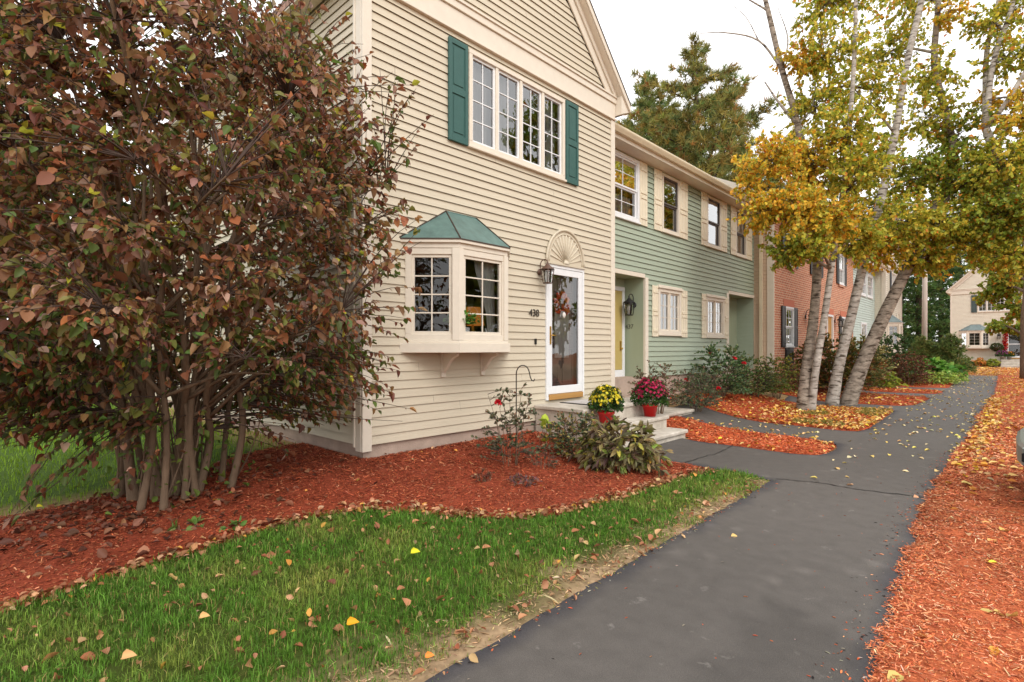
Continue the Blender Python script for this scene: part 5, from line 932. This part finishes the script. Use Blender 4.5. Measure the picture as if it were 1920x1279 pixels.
bush('thin rose bush with small grey-green leaves standing round the shepherd hook', (1.09, 4.36), .42, 1.0, 1000, ROSE, (.026, .048), .34, 'rose_bush', 'rose bush', 8, per=8, sr=.005, lo=.15, roses=1)
bush('mixed shrub with grey-brown and green leaves between the rose bush and the stoop', (1.32, 5.32), (.42, .5), .62, 2300, [(2, (92, 104, 78)), (2, (128, 110, 82)), (2, (70, 88, 58)), (1, (150, 140, 70)), (1, (150, 110, 80))], (.03, .055), .3, per=8, lo=.1)
bush('low shrub with long drooping olive and purple-brown leaves beside the stoop steps', (1.92, 5.32), (.50, .56), .56, 1500, [(3, (128, 116, 82)), (3, (104, 96, 66)), (2, (150, 134, 88)), (2, (92, 74, 62)), (1.2, (120, 134, 62)), (.8, (170, 158, 70))], (.08, .135), .2, stems=10, per=8, upr=-.35, lo=.12, fold=.5)
t = bush('lime-yellow hosta with a few big leaves in front of the stoop', (.75, 5.4), .2, .34, 14, [(3, (150, 156, 52)), (1, (120, 140, 50))], (.13, .17), .32, 'hosta_plant', 'plant', 5, per=2, upr=.0, lo=.2)
bush('low dry twiggy plant with dark leaves in the mulch right of the shepherd hook', (1.35, 4.62), .24, .24, 170, [(2, (112, 78, 66)), (2, (90, 84, 62)), (1, (140, 100, 80))], (.02, .04), .3, 'dry_plant', 'plant', 9, per=5)
bush('flat patch of purple-brown stems in the mulch nearest the lawn', (1.62, 4.0), .2, .10, 220, [(2, (110, 80, 84)), (1, (120, 96, 76))], (.02, .035), .25, 'dry_plant', 'plant', 12, per=5)
bush('small tuft of reddish dead stems in the mulch below the rose bush', (1.30, 3.75), .16, .10, 120, [(2, (120, 70, 56)), (1, (100, 80, 60))], (.02, .035), .25, 'dry_plant', 'plant', 10, per=5)
bush('small broad-leaved weed in the dark mulch before the bronze shrub', (.66, 1.22), .13, .06, 26, [(3, (92, 112, 52)), (1, (120, 130, 70))], (.05, .08), .3, 'weed_plant', 'plant', 4, per=3, upr=0)
bush('tiny green weed in the dark mulch closer to the lawn', (.95, 1.48), .09, .05, 18, [(3, (84, 110, 50))], (.04, .06), .3, 'weed_plant', 'plant', 4, per=3, upr=0)
bush('sparse dry rose bush with brownish leaves behind the crimson chrysanthemum', (.55, 8.75), (.62, .5), 1.08, 1150, [(3, (112, 104, 80)), (2, (92, 92, 66)), (2, (128, 96, 80)), (1, (90, 104, 64))], (.03, .055), .32, 'rose_bush', 'rose bush', 12, per=8, lo=.25)
bush('rose bush with dull green leaves and two red roses before the sage siding', (.62, 10.2), (.7, .6), .92, 2100, [(3, (84, 98, 70)), (2, (104, 104, 80)), (1, (120, 96, 76))], (.035, .06), .32, 'rose_bush', 'rose bush', 12, per=8, lo=.12, roses=2)
bush('tall green rose bush with red roses under the second ground floor window', (.25, 12.3), (.8, .85), 1.35, 3400, [(3, (76, 104, 64)), (2, (98, 120, 78)), (2, (60, 86, 52)), (1, (130, 132, 90))], (.04, .07), .32, 'rose_bush', 'rose bush', 14, per=8, lo=.1, roses=3)
bush('dense dark green shrub at the far corner of the green house', (.55, 13.6), (.8, .8), 1.05, 3000, [(3, (70, 92, 48)), (2, (92, 112, 56)), (2, (112, 108, 62))], (.035, .06), .34, per=8)
bush('yellow-green upright shrub before the tan corner of the brick house', (.75, 14.6), (.7, .6), 1.15, 2400, [(3, (118, 124, 56)), (2, (90, 104, 46)), (1, (150, 140, 60)), (1, (128, 88, 60))], (.035, .06), .34, per=8)
bush('low reddish twiggy shrub against the brick house corner', (.75, 16.6), (.6, .6), .9, 1700, [(3, (128, 78, 58)), (2, (108, 96, 56)), (1, (150, 110, 60))], (.04, .06), .34, per=8)
bush('large olive and russet rhododendron behind the two leaning birch trunks', (1.3, 18.2), (1.25, 1.7), 1.85, 6500, [(4, (96, 92, 44)), (3, (76, 82, 40)), (2, (128, 98, 50)), (1.3, (132, 80, 54)), (1, (56, 72, 34))], (.07, .11), .3, stems=14, per=9, lo=.1)
bush('variegated cream and green shrub right of the birch trunks', (1.2, 22.2), (1.0, 1.1), 1.85, 4200, [(3, (168, 160, 106)), (2, (120, 126, 76)), (2, (96, 104, 56))], (.06, .09), .32, stems=12, per=9)
bush('dark glossy green rhododendron before the far bay window', (1.3, 26.0), (1.3, 1.5), 2.0, 4600, [(4, (60, 84, 46)), (2, (82, 106, 60)), (1, (50, 70, 40))], (.08, .12), .3, stems=12, per=9)
bush('russet barberry shrub between the dark rhododendron and the path', (2.3, 24.6), (.85, .9), 1.3, 3200, [(3, (104, 72, 52)), (2, (92, 84, 50)), (2, (128, 84, 66))], (.05, .08), .34, stems=12, per=9)
bush('bright green leafy hosta mound beside the path', (2.5, 29.5), (.95, 1.3), .95, 1500, [(3, (92, 136, 52)), (2, (120, 158, 72)), (1, (72, 112, 44))], (.16, .26), .34, 'hosta_plant', 'plant', 10, per=6, upr=-.1)
bush('low bright yellow-green ground cover mound at the path edge', (2.75, 26.0), (.75, 2.0), .5, 3600, [(3, (150, 168, 76)), (2, (176, 188, 110)), (2, (116, 146, 60))], (.06, .1), .3, 'ground_cover_plant', 'plant', 14, per=9, upr=.1)
bush('small yellowish hosta under the dark rhododendron', (1.9, 22.6), (.45, .5), .45, 260, [(2, (150, 160, 66)), (1, (120, 136, 60))], (.12, .2), .32, 'hosta_plant', 'plant', 6, per=5)
bush('low juniper spreading at the foot of the conical evergreens', (2.3, 36.5), (1.2, 1.4), .75, 3000, [(3, (70, 92, 44)), (2, (92, 104, 52)), (1, (128, 120, 62))], (.1, .16), .22, stems=12, per=9)
conifer('conical_evergreen', 'conical dwarf evergreen right of the wooden pole', (2.35, 40.2, 0), 2.15, 1.0, 22, [(3, (104, 128, 70)), (2, (130, 140, 78))], 'conical evergreens near the pole', .02, .35, .16, 21, 5.5, 9, .9, .018)
conifer('conical_evergreen', 'conical dwarf evergreen left of the wooden pole', (1.0, 40.5, 0), 2.0, .9, 20, [(3, (110, 128, 68)), (2, (132, 136, 74))], 'conical evergreens near the pole', .02, .35, .16, 22, 5.5, 9, .9, .018)
for lab, x, pal, h in [('dark green low shrub left of the bay window at the path end', 3.0, [(3, (58, 80, 40)), (1, (84, 98, 50))], .6), ('orange flowering plant under the far bay window', 3.75, [(3, (214, 140, 70)), (2, (150, 130, 60))], .65), ('yellow-green low shrub left of the garlanded stoop', 4.45, [(3, (134, 146, 60)), (1, (170, 166, 80))], .6)]:
    bush(lab, (x - .6, 51.8), (.5, .45), h, 700, pal, (.1, .15), .34, per=7, group='plants before the far house')
bush('tan grassy plant at the corner of the far path end', (2.35, 44), (.9, .8), .7, 700, [(3, (150, 116, 60)), (1, (110, 104, 54))], (.14, .2), .2, per=7)
# ------------------------------------------------------------------ wooden pole with street lamp, car
q = at(1733, 660, 33); t = thing('utility_pole', 'weathered grey wooden pole with a curved lamp arm beyond the shrubs', 'utility pole', (q.x, q.y, -.05))
b = MB(); b.tube([(0, 0, 0), (.02, .01, 4), (.04, .02, 8.6)], [.15, .14, .12], 14); b.build('pole', mat('weathered_wood', lin(190, 178, 168), .9, .15, 5, .5, 30, .2, stretch=(3, 3, .3)), t)
b = MB(); b.tube([(.03, 0, 7.3), (.55, .35, 7.75), (1.2, .75, 7.85), (1.7, 1.05, 7.8)], .03, 8); b.build('lamp_arm', GREYPOT, t)
b = MB(); b.M = Matrix.Translation((1.95, 1.2, 7.79)) @ Matrix.Rotation(R(32), 4, 'Z'); b.prism([(-.35, -.1, 0), (-.2, -.15, 0), (.25, -.15, 0), (.38, -.06, 0), (.38, .06, 0), (.25, .15, 0), (-.2, .15, 0), (-.35, .1, 0)], (0, 0, .1)); b.prism([(-.25, -.09, .1), (.28, -.08, .1), (.28, .08, .1), (-.25, .09, .1)], (0, 0, .06)); b.build('lamp_head', mat('lamp_grey', lin(190, 194, 200), .4), t)
CARP = mat('silver_car_paint', lin(150, 156, 152), .28, .03, 4, metal=.5, spec=.5); TYRE = mat('tyre_rubber', lin(30, 30, 31), .85, .1, 30); CHROME = mat('wheel_alloy', lin(170, 172, 176), .3, .05, 5, metal=.8)
t = thing('parked_car', 'silver-grey parked car nosing in from the right edge, only its bumper corner showing', 'car', (5.345, 7.0, 0)); b = MB()
sect = [(.04, .42, .58, .66), (.10, .24, .60, .76), (.32, .20, .70, .82), (.9, .2, .80, .86), (1.25, .2, .86, .88), (1.95, .2, 1.38, .74), (2.6, .2, 1.46, .70), (3.4, .2, 1.40, .72), (4.0, .22, 1.02, .82), (4.45, .3, .92, .80), (4.55, .42, .7, .72)]
vs = []; 
for x, zb_, zt_, hw_ in sect:
    wl = min(.86, hw_ + .04 if zt_ > .95 else hw_); wb = .86 if .2 < x < 4.4 else hw_
    vs += [(x, s_ * w_, z_) for s_, w_, z_ in ((-1, wb * .94, zb_), (-1, wb, (zb_ + min(zt_, .9)) / 2), (-1, wb * .97, min(zt_, .88)), (-1, hw_ * .9, zt_), (1, hw_ * .9, zt_), (1, wb * .97, min(zt_, .88)), (1, wb, (zb_ + min(zt_, .9)) / 2), (1, wb * .94, zb_))]
fs = [(i * 8 + k, i * 8 + (k + 1) % 8, (i + 1) * 8 + (k + 1) % 8, (i + 1) * 8 + k) for i in range(len(sect) - 1) for k in range(8)] + [tuple(range(8)), tuple(range((len(sect) - 1) * 8, len(sect) * 8))]
b.add(vs, fs); body = b.build('body', CARP, t, .02)
b = MB(); b.prism([(-.06, -.74, .40), (-.09, -.5, .40), (-.10, 0, .40), (-.09, .5, .40), (-.06, .74, .40), (.10, .86, .40), (.5, .885, .40), (.5, .84, .40), (.5, -.84, .40), (.5, -.885, .40), (.10, -.86, .40)], (0, 0, .19)); b.build('bumper', CARP, t, .025)
b = MB(); b.prism([(-.072, -.76, .45), (.09, -.876, .45), (.46, -.898, .45), (.46, -.85, .45), (0, -.75, .45)], (0, 0, .085)); b.build('bumper_strip', TYRE, t, .01)
for y in (-.56, .56): b = MB(); b.box(.12, .30, y - .18, y + .18, .58, .68); b.build('headlight', CHROME, t, .02)
for x in (.85, 3.55):
    for y in (-.82, .66):
        b = MB(); b.lathe([(.0, 0), (.2, 0), (.3, .02), (.31, .08), (.3, .16), (.2, .17), (0, .17)], n=28); b.v = [(x + p, y + r_, .31 + q_) for p, q_, r_ in b.v]; wh = b.build('wheel', TYRE, t)
        b = MB(); b.lathe([(0, 0), (.19, 0), (.2, .18), (0, .19)], n=20); b.v = [(x + p, y - .005 + r_, .31 + q_) for p, q_, r_ in b.v]; b.build('rim', CHROME, wh)
for s_ in (-1, 1):
    b = MB(); b.poly([(1.45, s_ * .815, .93), (3.75, s_ * .80, .95), (3.3, s_ * .69, 1.33), (2.0, s_ * .70, 1.32)]); b.build('side_window', BLACK, t)
